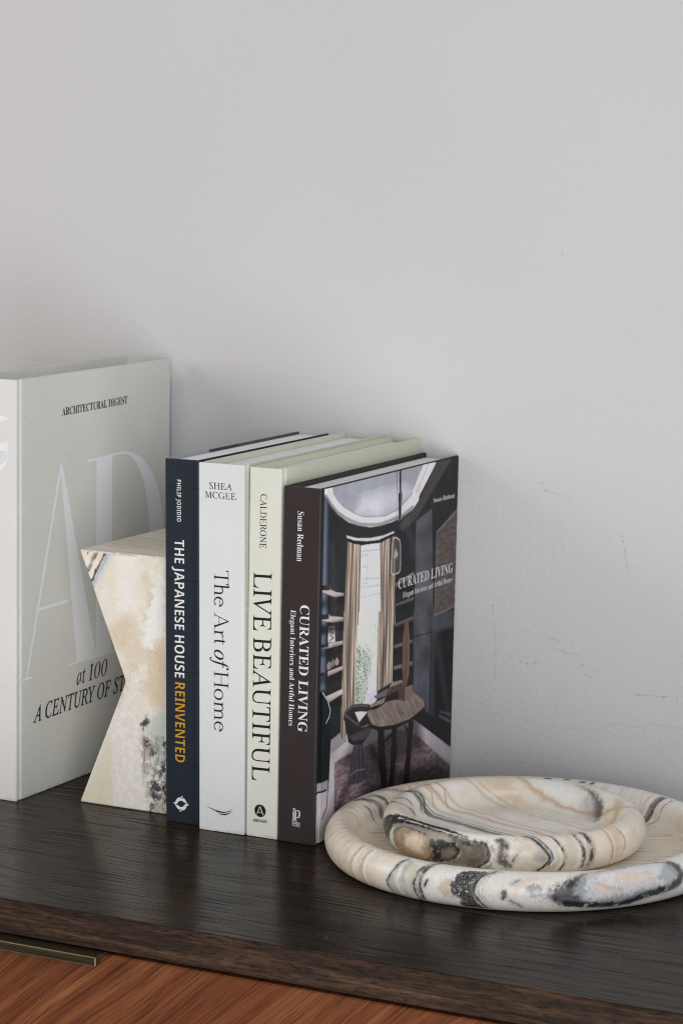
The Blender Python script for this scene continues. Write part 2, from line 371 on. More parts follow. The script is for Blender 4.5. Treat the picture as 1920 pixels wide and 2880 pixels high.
# ------------------------------------------------------------------ shapes measured in millimetres
PIC = {
    'ceil':[(2,291),(210,289),(210,287),(179,263),(178,259),(167,253),(147,249),(127,247),(107,247),(87,248),(68,252),(48,257),(29,266),(16,275),(10,281),(4,286)],
    'ceilin':[(18,289),(184,289),(186,287),(170,271),(162,265),(146,259),(136,256),(114,254),(94,256),(75,258),(56,264),(38,271),(27,278),(20,284)],
    'ceilarc':[(16,289),(19,284),(27,277),(38,270),(56,262),(75,257),(94,254),(114,253),(136,255),(152,259)],
    'ceilarc2':[(8,283),(17,275),(29,267),(48,259),(68,253),(87,250),(107,248),(126,249),(147,250),(167,255)],
    'mould1':[(187,289),(166,268)],
    'mould2':[(196,289),(174,267)],
    'lwall':[(2,287),(10,280),(13,178),(4,180)],
    'lwall2':[(2,197),(12,195),(12,163),(13,126),(6,126),(2,165)],
    'diag':[(210,289),(243,288),(174,244),(147,237),(141,242),(179,259)],
    'rpan':[(174,242),(205,249),(214,146),(176,152)],
    'rpan2':[(174,165),(207,160),(212,68),(178,82)],
    'rpan3':[(207,160),(259,152),(259,137),(210,139)],
    'artp':[(216,227),(260,243),(260,156),(216,154)],
    'fire':[(219,138),(259,136),(262,46),(221,63)],
    'firefr':[(208,139),(219,138),(221,63),(209,68)],
    'pline':[(175,142),(259,138)],
    'pline2':[(206,163),(208,139)],
    'hearth':[(208,68),(261,44),(260,28),(182,68),(181,74)],
    'hl1':[(232,66),(260,57)],
    'hl2':[(232,62),(260,50)],
    'floor':[(25,81),(96,82),(182,68),(260,27),(260,-6),(112,7),(32,16),(16,1),(0,0),(-1,51),(23,47)],
    'rug':[(32,62),(56,64),(151,66),(183,56),(259,11),(259,-6),(112,7),(33,16)],
    'rugd':[(144,33),(232,22),(259,10),(259,-6),(112,7),(54,16),(94,30)],
    'curl':[(46,244),(71,235),(70,169),(44,173)],
    'curl2':[(42,185),(68,181),(67,102),(48,101),(53,75),(48,75),(42,82)],
    'curr':[(106,232),(132,236),(134,229),(139,158),(111,162)],
    'curr2':[(106,175),(134,171),(136,110),(106,107)],
    'win':[(71,234),(106,232),(111,162),(71,169)],
    'win2':[(68,181),(106,175),(106,109),(68,101)],
    'sill':[(68,109),(107,109),(107,100),(75,87),(66,98)],
    'pel':[(44,247),(64,242),(88,239),(111,238),(132,239),(132,236),(111,235),(88,236),(64,240),(47,243)],
    'rod':[(47,243),(60,239),(80,236),(103,234),(131,236)],
    'whead':[(71,235),(106,233),(106,229),(71,232)],
    'wb1':[(72,226),(83,226),(84,202),(73,203)],
    'wb2':[(72,217),(84,216)],
    'wb3':[(73,207),(107,203)],
    'wb4':[(72,230),(106,227)],
    'wb5':[(70,200),(107,197)],
    'rail1':[(72,192),(108,190)],
    'rails0':[(86,191),(86,166)],
    'rails1':[(94,190),(95,165)],
    'rails2':[(102,190),(103,164)],
    'pend':[(141,289),(142,271)],
    'pendl':[(135,289),(136,272)],
    'pcyl':[(138,270),(146,270),(145,247),(139,247)],
    'pcyll':[(144,270),(145,247)],
    'pcylr':[(138,270),(140,247)],
    'pcord':[(135,272),(136,232)],
    'glass':[(136,233),(143,230),(145,225),(146,205),(143,202),(131,202),(128,205),(129,228),(131,233),(136,233)],
    'bulb':[(136,224),(141,218),(137,215),(132,217)],
    's1':[(4,207),(17,210),(18,207),(28,203),(42,200),(42,198),(27,199),(15,203)],
    's1d':[(4,212),(17,210),(18,206),(4,208)],
    's2':[(4,184),(17,186),(18,184),(42,180),(43,177),(15,181)],
    's2d':[(4,188),(17,186),(17,183),(4,185)],
    's3':[(5,184),(17,187),(19,185),(43,180),(43,177),(23,179)],
    's3d':[(5,188),(17,187),(17,183),(5,184)],
    's4':[(5,161),(17,163),(42,161),(43,158),(17,159)],
    's4d':[(5,164),(17,163),(17,160),(5,161)],
    's5':[(5,138),(17,140),(43,140),(44,137),(18,136)],
    's5d':[(5,141),(17,140),(17,136),(5,138)],
    's6':[(15,120),(43,121),(44,117),(21,114),(15,116)],
    'card':[(16,177),(27,176),(29,162),(16,164)],
    'scr':[(18,175),(25,174),(19,172),(26,170),(20,169),(26,166),(19,165)],
    'v1':[(15,146),(19,148),(23,146),(23,142),(18,141),(15,143)],
    'v2':[(23,146),(25,149),(28,147),(28,143),(25,142)],
    'v3':[(29,147),(32,149),(36,146),(36,143),(32,142),(29,144)],
    'skirt':[(25,82),(41,85),(43,81),(48,75),(34,72),(26,70)],
    'sr0':[(137,194),(172,199),(172,196),(137,190)],
    'sr1':[(139,176),(174,177),(172,174),(138,174)],
    'sr2':[(138,159),(173,160),(173,156),(139,157)],
    'sr3':[(138,159),(173,160),(173,156),(138,156)],
    'sr4':[(137,141),(173,140),(173,137),(138,138)],
    'sr5':[(137,123),(174,121),(174,117),(138,120)],
    'br1':[(20,217),(23,225)],
    'br2':[(25,214),(30,219)],
    'br3':[(21,224),(27,214)],
    'br4':[(155,207),(166,215)],
    'br5':[(156,207),(152,213)],
    'arm':[(0,127),(11,124),(19,116),(24,106),(21,98),(22,90),(23,51),(2,51),(-2,111)],
    'arme':[(9,124),(18,116),(23,107),(21,102),(16,98)],
    'armb':[(-1,50),(22,50),(23,42),(0,43)],
    'arml':[(-1,43),(19,42)],
    'arml2':[(22,52),(20,28),(12,19)],
    'cback':[(91,96),(78,99),(62,101),(51,99),(50,96),(61,90),(74,83)],
    'cbody':[(48,96),(73,82),(96,81),(98,76),(86,69),(80,67),(64,70),(56,74)],
    'cseat':[(57,79),(76,79),(96,79),(97,76),(86,71),(64,73)],
    'cspk':[(66,69),(82,69),(90,42),(82,35),(57,37),(59,45)],
    'sp0':[(66,69),(59,39)],
    'sp1':[(71,68),(67,36)],
    'sp2':[(76,68),(76,35)],
    'sp3':[(81,68),(88,39)],
    'ring':[(59,45),(73,47),(87,45)],
    'tab':[(89,93),(95,94),(124,96),(150,92),(176,94),(196,84),(201,77),(195,72),(168,70),(140,71),(112,75),(98,81),(90,87)],
    'tabe':[(89,91),(98,81),(112,76),(140,72),(173,71),(201,76),(201,72),(182,69),(145,68),(113,72),(96,78),(90,84)],
    'l1':[(110,73),(122,71),(124,60),(130,19),(121,20),(113,42)],
    'l2':[(137,69),(147,68),(147,45),(143,18),(132,18),(135,31)],
    'l3':[(169,69),(180,68),(176,48),(174,15),(161,15),(166,40)],
    'b1':[(123,62),(138,67),(141,63),(125,60)],
    'b2':[(160,69),(170,62),(170,57),(164,62)],
    'pad':[(157,158),(164,158),(167,141),(168,111),(163,101),(157,103),(154,120),(154,144)],
    'blk':[(148,102),(176,100),(176,90),(161,88),(149,93)],
    'blkd':[(148,102),(160,101),(161,88),(149,93)],
    'ob':[(93,98),(124,99),(134,110),(155,108),(158,102),(126,100),(120,94),(95,95)],
    'obd':[(124,100),(128,106),(155,106),(157,101),(128,100)],
    'obk':[(95,96),(120,95),(126,100),(149,99),(149,93),(124,95),(108,92),(97,93)],
    'lap':[(101,104),(128,106),(124,100),(105,101)],
    'gr1':[(71,169),(104,163),(104,138),(93,140),(84,151),(72,142)],
    'gr2':[(70,150),(84,143),(93,136),(89,125),(83,125),(79,133),(71,129)],
    'gr3':[(71,125),(86,120),(88,113),(82,104),(74,101),(68,101)],
    }
LR={
'or1':[(-121.4,75),(-121.4,43),(-122.3,13),(-122.8,-10),(-122.3,-29),(-121.4,-45)],
'or2':[(-116.8,72),(-117.2,34),(-117.2,8),(-117.1,-17),(-116.7,-37),(-117.5,-66)],
'g1':[(-102.7,80),(-104.2,53),(-104.8,35),(-105.8,14),(-106.9,-6),(-106.8,-20),(-105.8,-41),(-105.8,-71)],
'g2':[(-100.4,70),(-101.2,39),(-101.4,17),(-100.8,-10),(-100.0,-50)],
'k1':[(-96.1,60),(-97.3,39),(-97.5,21),(-97.9,3),(-97.6,-19),(-97.0,-46),(-97.1,-73)],
'k2':[(-92.1,104),(-94.3,67),(-95.4,44),(-95.9,24),(-96.0,3),(-95.4,-22),(-95.0,-53)],
'sp':[(-94.0,18),(-94.4,2)],
'tan':[(-90.7,22),(-86.8,39),(-87.1,10),(-85.8,-25),(-88.8,-21),(-90.5,-2)],
'big':[(-85.1,64),(-77.8,77),(-79.6,45),(-81.2,21),(-81.4,0),(-80.2,-25),(-78.6,-58),(-84.3,-56),(-84.1,-22),(-86.7,-6),(-86.9,11),(-86.1,36)],
'arc':[(-74.8,83),(-79.0,49),(-80.3,26),(-80.4,1),(-79.2,-19),(-76.9,-53)],
'pkd':[(-60.1,12),(-58.9,26),(-56.3,29),(-54.9,47),(-52.7,59),(-51.9,46),(-53.8,25),(-53.8,4),(-52.1,-14),(-56.2,-25),(-59.1,-12)],
'pkl':[(-56.3,-20),(-51.7,-27),(-46.2,-34),(-41.6,-37),(-37.1,-32),(-33.3,-17),(-29.4,-11),(-24.4,-8),(-20.7,4),(-19.3,24),(-19.8,49),(-21.5,68)],
'pkt':[(-52.8,50),(-50.5,68),(-47.5,74),(-42.7,87),(-37.3,94),(-30.0,108),(-25.0,89),(-21.5,68)],
'pink1':[(-40.7,62),(-34.1,56),(-30.2,45),(-31.7,25),(-36.4,21),(-40.8,37)],
'pink2':[(-47.5,28),(-44.4,33),(-43.6,8),(-41.9,-4),(-46.0,7)],
'pink3':[(-69.5,3),(-68.9,27),(-66.1,51),(-63.5,56)],
'lobe':[(-66.1,28),(-63.6,36),(-62.3,19),(-63.9,2),(-65.7,8)],
'b1':[(-72.3,8),(-72.4,-5)],
'b2':[(-68.4,48),(-70.2,35)],
'b3':[(-70.7,-15),(-69.1,-23),(-67.5,-35)],
'rk1':[(61.5,102),(62.5,145),(63.1,178),(63.0,206),(65.6,218)],
'rk2':[(56.9,100),(57.9,147),(58.0,179),(60.2,213)],
'bk1':[(-176.6,83),(179.7,111),(176.7,138),(175.6,157),(176.7,178)],
'bk2':[(176.2,99),(172.4,120),(170.7,138),(170.4,151)],
'bk3':[(-175.8,132),(-177.4,150),(-177.4,174)],
'bk4':[(167.5,89),(162.8,113),(159.5,130)],
'bs':[(106.7,100),(105.1,102)],
'bs2':[(100.0,98),(98.9,92)],
'bs3':[(94.5,105),(93.3,104)],
'bs4':[(90.6,108),(90.2,97)],
'lo':[(-162.0,109),(-163.8,136),(-164.5,164),(-165.1,192)],
}
UR={
'bb':[(-148.5,13),(-142.9,44),(-135.7,71),(-128,84),(-120,97),(-112.0,104),(-102.2,104),(-91.2,70),(-82.0,49),(-78.1,41),(-80.6,38),(-87.5,52),(-96.6,60),(-106.8,64),(-118.0,59),(-124.2,55),(-130.7,38),(-133.7,11),(-136.7,-21),(-143.5,-15)],
'pk':[(-129.2,15),(-124.3,42),(-116.5,46),(-108.5,43),(-103.8,19),(-104.8,-4),(-103.0,-16),(-106.2,-44),(-114.3,-52),(-125.4,-52),(-128.6,-25)],
'pkc':[(-120.2,20),(-113.3,39),(-107.9,21),(-108.3,-16),(-113.7,-25),(-118.9,-11)],
'dk':[(-105.0,32),(-98.2,34),(-92.4,33),(-89.2,14),(-90.7,-12),(-94.9,-29),(-104.6,-41),(-102.4,-15),(-104.2,11)],
'dkc':[(-98.0,5),(-93.1,18),(-91.2,5),(-94.7,-21),(-98.2,-21)],
'ol':[(-97.9,61),(-87.3,46),(-79.1,37),(-76.7,3),(-78.2,-20),(-82.5,-38),(-93.3,-32),(-89.0,0),(-91.0,27)],
'ole':[(-78.7,41),(-76.8,13),(-77.2,-12),(-81.4,-34)],
'br':[(-73.3,58),(-71.1,45),(-71.4,19),(-72.1,-6),(-69.8,-22)],
'br2':[(-71.8,61),(-69.6,42),(-69.7,13),(-69.9,-8),(-67.9,-24)],
'bq':[(-66.9,-7),(-65.0,10),(-63.6,23)],
'k1':[(-63.3,102),(-57.7,67),(-54.0,35),(-51.1,9),(-51.1,-5),(-53.9,-27),(-55.8,-38)],
'k2':[(-59.3,102),(-54.2,56),(-50.6,23),(-49.5,2),(-51.5,-20)],
'k3':[(-51.2,102),(-48.1,64),(-45.3,28),(-44.1,3),(-44.7,-19),(-46.3,-40)],
'v1':[(-38.1,103),(-37.0,55),(-35.3,25),(-35.2,-3),(-35.5,-36)],
'v2':[(-33.4,104),(-32.1,54),(-30.9,28),(-31.3,1),(-32.5,-42)],
'o1':[(-19.9,107),(-20.0,57),(-19.2,23),(-18.9,1),(-19.3,-34)],
'o2':[(-12,88),(-11.2,51),(-9.9,21),(-10.8,-3),(-12.9,-31)],
'lk1':[(-162.7,48),(-154.9,95),(-157.7,137),(-167.2,171)],
'lk2':[(-164.4,78),(-166.7,113),(-167.9,142)],
'lk3':[(-179.1,89),(175.9,112),(174.7,142),(176.6,167),(178.9,187)],
'lk4':[(176.7,99),(175.0,124),(178.3,154),(-177.9,172)],
'lo1':[(167.4,105),(166.0,135),(167.4,166),(166.5,186)],
'lo2':[(157.6,95),(155.6,133),(156.4,161),(157.1,183)],
}

SCUFFS = [
[(0.1399,0.2663),(0.1517,0.2681)],
[(0.2137,0.2659),(0.226,0.2635),(0.2419,0.258)],
[(0.2129,0.2712),(0.2172,0.2709)],
[(0.1718,0.1601),(0.1744,0.1426),(0.1756,0.1262)],
[(0.1748,0.1261),(0.1762,0.1098),(0.1763,0.0932)],
[(0.1728,0.0873),(0.1759,0.0815)],
[(0.1589,0.1121),(0.1641,0.1106)],
[(0.1848,0.1107),(0.192,0.1169)],
[(0.1994,0.1122),(0.2097,0.1108),(0.2183,0.1155)],
[(0.222,0.1391),(0.2293,0.1357),(0.2395,0.132)],
[(0.2295,0.1276),(0.2397,0.1252),(0.2541,0.1233)],
[(0.25,0.1175),(0.2644,0.1136),(0.2716,0.1103)],
[(0.2603,0.105),(0.266,0.1063)],
[(0.1633,0.0939),(0.1628,0.089)],
[(0.1605,0.0721),(0.1657,0.0706),(0.171,0.0678)],
[(0.3046,0.0943),(0.3241,0.0958),(0.345,0.0961)],
[(0.1957,0.0208),(0.2045,0.0219)],
[(0.2133,0.0223),(0.2294,0.0233)],
[(0.1481,0.0219),(0.1571,0.0223)],
[(0.2899,0.2339),(0.2939,0.2156),(0.2957,0.2011)],
[(0.1409,0.0057),(0.1485,0.0059)]]
BE = {
'bl1':[(10.7,218.0),(8.5,216.1),(8.1,214.4)],
'bl2':[(25.4,217.2),(22.2,211.2),(19.0,205.4),(15.8,199.6),(13.2,193.9),(10.6,190.3),(11.3,188.1)],
'br':[(16.5,216.3),(12.6,210.4),(10.7,205.8),(7.4,200.0)],
'blue':[(26.1,216.9),(33.7,217.5),(27.4,205.1),(20.9,195.7),(14.5,185.1),(10.6,187.0),(17.1,197.5),(22.2,209.0)],
'w1':[(73.0,202.5),(83.0,214.3),(84.5,152.1),(75.7,147.9),(68.2,140.6),(61.8,143.2),(61.2,155.3),(61.8,163.1),(66.8,168.0),(66.8,178.9),(73.1,188.3)],
'w2':[(53.0,118.0),(63.1,127.9),(67.0,117.2),(58.1,104.1),(60.7,94.4),(58.1,83.0),(63.3,76.9),(60.7,66.5),(63.3,52.3),(68.4,39.6),(64.7,27.9),(68.5,6.0),(63.5,-9.3),(33.9,-9.9),(32.6,1.3),(33.8,18.4),(32.5,35.1),(33.8,48.8),(28.7,63.9),(35.1,78.1),(42.8,92.4),(47.9,104.1)],
't1':[(63.1,137.8),(83.2,152.0),(84.8,86.0),(73.4,86.9),(68.3,97.4),(63.2,105.7)],
'grn':[(73.4,86.9),(84.7,88.2),(85.0,23.8),(73.5,53.6),(65.8,67.1)],
'd':[[(62.0,78.9),(67.0,84.0),(68.3,77.4),(64.5,72.6),(60.7,73.2)],[(62.7,61.2),(68.4,63.0),(69.7,58.7),(64.6,54.7)],[(70.9,54.4),(74.8,52.6),(73.5,48.0),(70.3,49.8)],[(82.3,61.3),(85.5,63.9),(85.5,55.0),(82.3,55.7)],[(78.6,40.8),(84.3,42.6),(84.9,36.0),(79.9,34.3)],[(69.7,28.5),(76.1,28.2),(79.9,20.9),(73.6,15.6),(69.8,20.7)],[(81.2,24.4),(85.6,26.1),(85.7,17.1),(81.8,17.8)],[(71.1,17.5),(77.4,17.2),(78.7,11.8),(72.3,12.1)],[(68.5,10.5),(73.6,7.8),(69.8,0.5),(68.5,4.9)],[(81.2,15.5),(85.4,13.8),(83.8,9.1),(80.0,11.9)]],
'dl':[(62.6,72.3),(63.3,61.3),(64.0,50.2),(63.3,38.9),(64.6,33.5)],
'ye':[(-1.3,-2.0),(10.5,21.1),(22.2,49.6),(28.7,62.8),(33.8,48.8),(32.6,23.9),(33.9,-3.1)],
}

M_wall = m_wall(); M_scuff = plain('scuff_grey', lin(130, 129, 130), 0.7, 0.2); M_crack = plain('hairline_grey', lin(188, 186, 186), 0.8, 0.1)
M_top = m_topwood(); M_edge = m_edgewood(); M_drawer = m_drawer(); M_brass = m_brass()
M_black = plain('shadow_gap_black', (0.008, 0.007, 0.007), 0.8, 0.2)
INK = plain('black_ink', (0.012, 0.012, 0.013), 0.5, 0.3); WHITE = plain('white_ink', lin(226, 226, 228), 0.5, 0.3)
GOLD = plain('gold_ink', lin(200, 150, 44), 0.45, 0.4)

# ------------------------------------------------------------------ wall
WY = 0.2625
def build_wall():
    V = [(-2.2, WY, -0.8), (2.6, WY, -0.8), (2.6, WY, 1.9), (-2.2, WY, 1.9), (-2.2, WY + .06, -0.8), (2.6, WY + .06, -0.8), (2.6, WY + .06, 1.9), (-2.2, WY + .06, 1.9)]
    F = [(0, 1, 2, 3), (7, 6, 5, 4), (0, 4, 5, 1), (1, 5, 6, 2), (2, 6, 7, 3), (3, 7, 4, 0)]; fm = [0] * 6
    rnd = random.Random(5)
    def dot(x, z, r, m):
        n = 7; b = len(V); ph = rnd.random() * 6; st = 0.6 + rnd.random() * 0.6
        for k in range(n):
            a = ph + 2 * math.pi * k / n; q = r * (0.6 + 0.7 * rnd.random())
            V.append((x + q * math.cos(a) * st, WY - 0.00015, z + q * math.sin(a)))
        F.append(tuple(range(b + n - 1, b - 1, -1))[::-1]); fm.append(m)
    for i, pts in enumerate(SCUFFS):
        for (x0, z0), (x1, z1) in zip(pts[:-1], pts[1:]):
            L = math.hypot(x1 - x0, z1 - z0)
            for k in range(int(L / 0.0011) + 1):
                if rnd.random() < 0.35: continue
                t = rnd.random()
                dot(x0 + t * (x1 - x0) + rnd.gauss(0, .0008), z0 + t * (z1 - z0) + rnd.gauss(0, .0008), rnd.uniform(.00016, .00046), 1)
    def line(pts, w, m):
        for (x0, z0), (x1, z1) in zip(pts[:-1], pts[1:]):
            p = bar((x0, z0), (x1, z1), w); b = len(V)
            for x, z in p: V.append((x, WY - 0.00012, z))
            F.append((b, b + 1, b + 2, b + 3)); fm.append(m)
    crack = [(0.2415, 0.0579), (0.2601, 0.0601), (0.2716, 0.0601), (0.2913, 0.0678), (0.3096, 0.0665), (0.3207, 0.0705), (0.3511, 0.0704), (0.37, .071)]
    cr = []
    for (x0, z0), (x1, z1) in zip(crack[:-1], crack[1:]):
        for k in range(6): cr.append((x0 + (x1 - x0) * k / 6, z0 + (z1 - z0) * k / 6 + rnd.gauss(0, .0003)))
    line(cr, .0004, 2); [line(SCUFFS[k], .00022, 2) for k in (1, 3, 4, 8, 9, 10, 15, 19)]; line([(0.331, 0.0623), (0.3313, 0.053), (0.3316, 0.0442)], .0003, 2)
    dot(0.2296, 0.4674, 0.0005, 1); dot(0.0008, 0.4908, 0.0004, 1)
    o = mesh_obj('wall', V, F, None, mats=[M_wall, M_scuff, M_crack], fm=fm)
    o['label'] = 'pale grey painted wall with faint scuff marks behind the books'; o['kind'] = 'structure'
build_wall()

# ------------------------------------------------------------------ sideboard
YC = -0.24072
sb = thing('sideboard', 'dark oak topped sideboard with reddish walnut drawer under the books', 'sideboard', (0, 0, 0))
bm = bmesh.new(); boxbm(bm, -0.75, 0.95, YC, 0.258, -0.0267, 0.0, 0.0009)
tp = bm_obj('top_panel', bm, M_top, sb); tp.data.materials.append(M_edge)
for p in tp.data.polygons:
    if p.normal.y < -0.8: p.material_index = 1  # front face takes a lighter, more orange oak than the top
def dust():
    rnd = random.Random(11); me = tp.data; bmx = bmesh.new(); bmx.from_mesh(me)
    def quad(x, y, a, L, w):
        c, s_ = math.cos(a), math.sin(a)
        vs_ = [bmx.verts.new((x + u * c - v * s_, y + u * s_ + v * c, 0.00012)) for u, v in ((-L, -w), (L, -w), (L, w), (-L, w))]
        f_ = bmx.faces.new(vs_); f_.material_index = 2
    for k in range(60): quad(rnd.uniform(-.3, .55), rnd.uniform(-.235, .02), rnd.uniform(0, 3), rnd.uniform(.00008, .0003), .00010)
    for x, y, a, L in ((.2560, -.2080, 1.9, .0016), (.2572, -.2110, 1.2, .0012), (.2590, -.2130, .3, .0010), (.052, -.190, .8, .0009)):
        quad(x, y, a, L, .00011)
    bmx.to_mesh(me); bmx.free()
tp.data.materials.append(plain('pale_dust', lin(150, 146, 140), .8, .2))
dust()
box('carcass', -0.74, 0.94, YC + 0.026, 0.255, -0.62, -0.0269, M_black, sb)
df = box('drawer_front', -0.36, 0.93, YC + 0.003, YC + 0.0255, -0.30, -0.0305, M_drawer, sb, 0.0008)
box('drawer_front', -0.36, 0.93, YC + 0.003, YC + 0.0255, -0.58, -0.3035, M_drawer, sb, 0.0008)
hb = bmesh.new()
prof = [(-0.2377, -0.0276), (-0.2560, -0.0276), (-0.2560, -0.0345), (-0.2495, -0.0345), (-0.2495, -0.0300), (-0.2377, -0.0300)]
vs = [hb.verts.new((-0.14, y, z)) for y, z in prof]; f = hb.faces.new(vs)
r = bmesh.ops.extrude_face_region(hb, geom=[f])
for v in r['geom']:
    if isinstance(v, bmesh.types.BMVert): v.co.x = 0.0922
bmesh.ops.recalc_face_normals(hb, faces=hb.faces[:])
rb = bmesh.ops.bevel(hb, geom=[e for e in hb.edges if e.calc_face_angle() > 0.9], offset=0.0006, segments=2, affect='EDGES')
for f in rb['faces']: f.material_index = 1  # bevels take a lighter brass: an edge highlight painted into the colour
hd = bm_obj('handle', hb, M_brass, df); hd.data.materials.append(plain('highlight_brass', (0.50, 0.43, 0.28), 0.42, 0.5, 1.0))

# ------------------------------------------------------------------ books
def gx(y):
    """depth of the hinge groove of a case binding at distance y behind the spine"""
    y = np.asarray(y, float)
    return np.where((y > 0.0032) & (y < 0.0092), -0.0015 * np.sin(np.pi * (y - 0.0032) / 0.006) ** 2, 0.0)
def make_book(name, label, x, y, H, D, T, lean, m_spine, m_cover, m_page, head=0.004, board=0.0028, mirror_mat=None):
    px = x if lean >= 0 else x - T          # pivot on the corner it rests on
    root = thing(name, label, 'book', (px, y, 0.0002), (0, lean, 0))
    off = 0.0 if lean >= 0 else T
    ys = [0.0031, 0.0040, 0.0048, 0.0056, 0.0062, 0.0068, 0.0076, 0.0084, 0.0092]
    def board_outline(side):
        o = [(off + float(gx(q)), q) for q in ys] + [(off, D)] + [(off - board, D), (off - board, 0.0031)]
        if side < 0: o = [(2 * off - T - px_, q) for px_, q in o][::-1]
        return o
    sp = bmesh.new()
    L = off - T; R = off
    prism(sp, [(L, 0.003), (L, 0.0012), (L + .0004, .0005), (L + .0012, .0001), (L + .002, 0), (R - .002, 0), (R - .0012, .0001), (R - .0004, .0005), (R, 0.0012), (R, 0.003)], 0, H, 0.0003)
    spine = bm_obj('spine', sp, m_spine, root)
    b = bmesh.new(); prism(b, board_outline(1), 0, H, 0.0006); fc = bm_obj('front_cover', b, m_cover, root)
    b = bmesh.new(); prism(b, board_outline(-1), 0, H, 0.0006); bc = bm_obj('back_cover', b, mirror_mat or m_cover, root)
    pb = bmesh.new(); boxbm(pb, off - T + board + .0003, off - board - .0003, 0.0045, D - 0.004, 0.003, H - head, 0.0003)
    pg = bm_obj('page_block', pb, m_page, root)
    for o in (spine, fc, bc, pg): o['off'] = off
    return root, spine, fc, bc, pg, off
def shifted(place, off):
    def f(tx, ty):
        P = place(tx, ty); P[:, 0] += off; return P
    return f

# tall linen book
AD_sp = m_linen('pale_linen_spine', lin(226, 225, 224), 1.0, 0.05); AD_cv = m_linen('pale_linen_cover', lin(217, 217, 211), 0.6, 0.5)
PG = m_pages('paper', lin(240, 239, 242)); PG2 = m_pages('paper_shaded', lin(178, 190, 204))  # second paper is bluish and darker: shade painted into white pages
root, spn, fcv, bcv, pg, off = make_book('book', 'tall off-white linen book with large pale letters on its cover', -0.150, 0.0, 0.360, 0.2494, 0.0502, 0.0059, AD_sp, AD_cv, PG2, 0.0085, 0.0036)
FOIL = plain('pale_foil', lin(239, 241, 244), 0.4, 0.5)
dn, fl = frame_spine(0.0502); cv = frame_cover()
letters('title_lettering', 'ARCHITECTURAL DIGEST', 'serif', cv(69.6, 323.9, 0.0142), 105.7, 6.6, INK, fcv, 0.004)
letters('subtitle_lettering', 'at', 'italic', cv(93.8, 84.0, 0.02), 14.5, 15.0, INK, fcv, 0.006)
def hundred():
    sl = lambda p: [(x + .22 * z, z) for x, z in p]
    P = [sl(q) for q in ([(3.0, 0), (5.2, 0), (5.2, 14.6), (3.0, 14.6)], [(.6, 0), (7.6, 0), (7.6, .6), (.6, .6)], [(3.2, 14.6), (.8, 12.9), (.8, 12.3), (3.2, 12.9)])]
    for cx in (14.0, 25.4): P += [sl(q) for q in band(ell(cx, 7.2, 4.9, 7.5, 0, 360, 30), ell(cx, 7.2, 2.7, 6.9, 0, 360, 30))]
    return P
shapes('subtitle_lettering', hundred(), cv(112.0, 84.2, 0.02), INK, fcv)
letters('subtitle_lettering', 'A CENTURY OF STYLE', 'italic', cv(25.8, 63.2, 0.012), 180.0, 14.2, INK, fcv, 0.012)
# the two big letters, drawn as didone outlines in mm on the cover
def bigletters():
    b = 103.0
    A = [[(67, 283), (70, 283), (125.5, b + 2), (94, b + 2)][::-1],               # thick stroke
         [(66.6, 282), (68.6, 276), (17.3, b + 1.2), (14.6, b + 1.2)],            # thin stroke
         [(6.5, b - 0.4), (24.5, b), (24.5, b + 1.6), (6.5, b + 1.4)],            # left serif
         [(80.7, b + 0.4), (147, b + 1.2), (147, b + 3.0), (80.7, b + 2.2)],      # right serif
         [(30.2, 159.4), (79.5, 160.2), (79.0, 163.2), (31.4, 162.4)]]            # crossbar
    Dp = [[(124.8, b + 2), (150.5, b + 2), (150.5, 281.2), (124.8, 281.2)],
          [(109.0, 279.6), (160, 281.2), (160, 283.2), (109.0, 281.6)],
          [(110, b), (170, b), (170, b + 2), (110, b + 2)]]
    n = 60; ring = []
    for k in range(n):
        def pt(k, o):
            a = math.pi / 2 - math.pi * k / n
            if o: return (160 + 80.5 * max(0, math.cos(a)) ** 0.85, 192.6 + 90.6 * math.sin(a))
            return (160 + 55.0 * max(0, math.cos(a)) ** 0.8, 192.6 + 88.6 * math.sin(a))
        ring.append([pt(k, 1), pt(k, 0), pt(k + 1, 0), pt(k + 1, 1)])
    return A, Dp, ring
A_, D_, ring_ = bigletters()
def layered(polys, step=0.00003):
    def build(nm, place0):
        V = []; F = []
        for i, p in enumerate(polys):
            q = np.array(p, float); P = place0(q[:, 0], q[:, 1], i * step)
            F.append(tuple(range(len(V), len(V) + len(p)))); V += [tuple(z) for z in P]
        return mesh_obj(nm, V, F, FOIL, fcv)
    return build
cvl = lambda a, b, e: np.stack([np.full_like(a, 0.00012 + e), a / 1000, b / 1000], 1)
for q in (A_,): layered(q)('cover_letter', cvl)
V = []; F = []
for i, p in enumerate(D_ + ring_):
    q = np.array(p, float); P = cvl(q[:, 0], q[:, 1], min(i, 3) * 0.00003)
    F.append(tuple(range(len(V), len(V) + len(p)))); V += [tuple(z) for z in P]
mesh_obj('cover_letter', V, F, FOIL, fcv)
letters('title_lettering', 'AD', 'serif', dn(0.5, 342), 62, 41.6, FOIL, spn, -0.012)

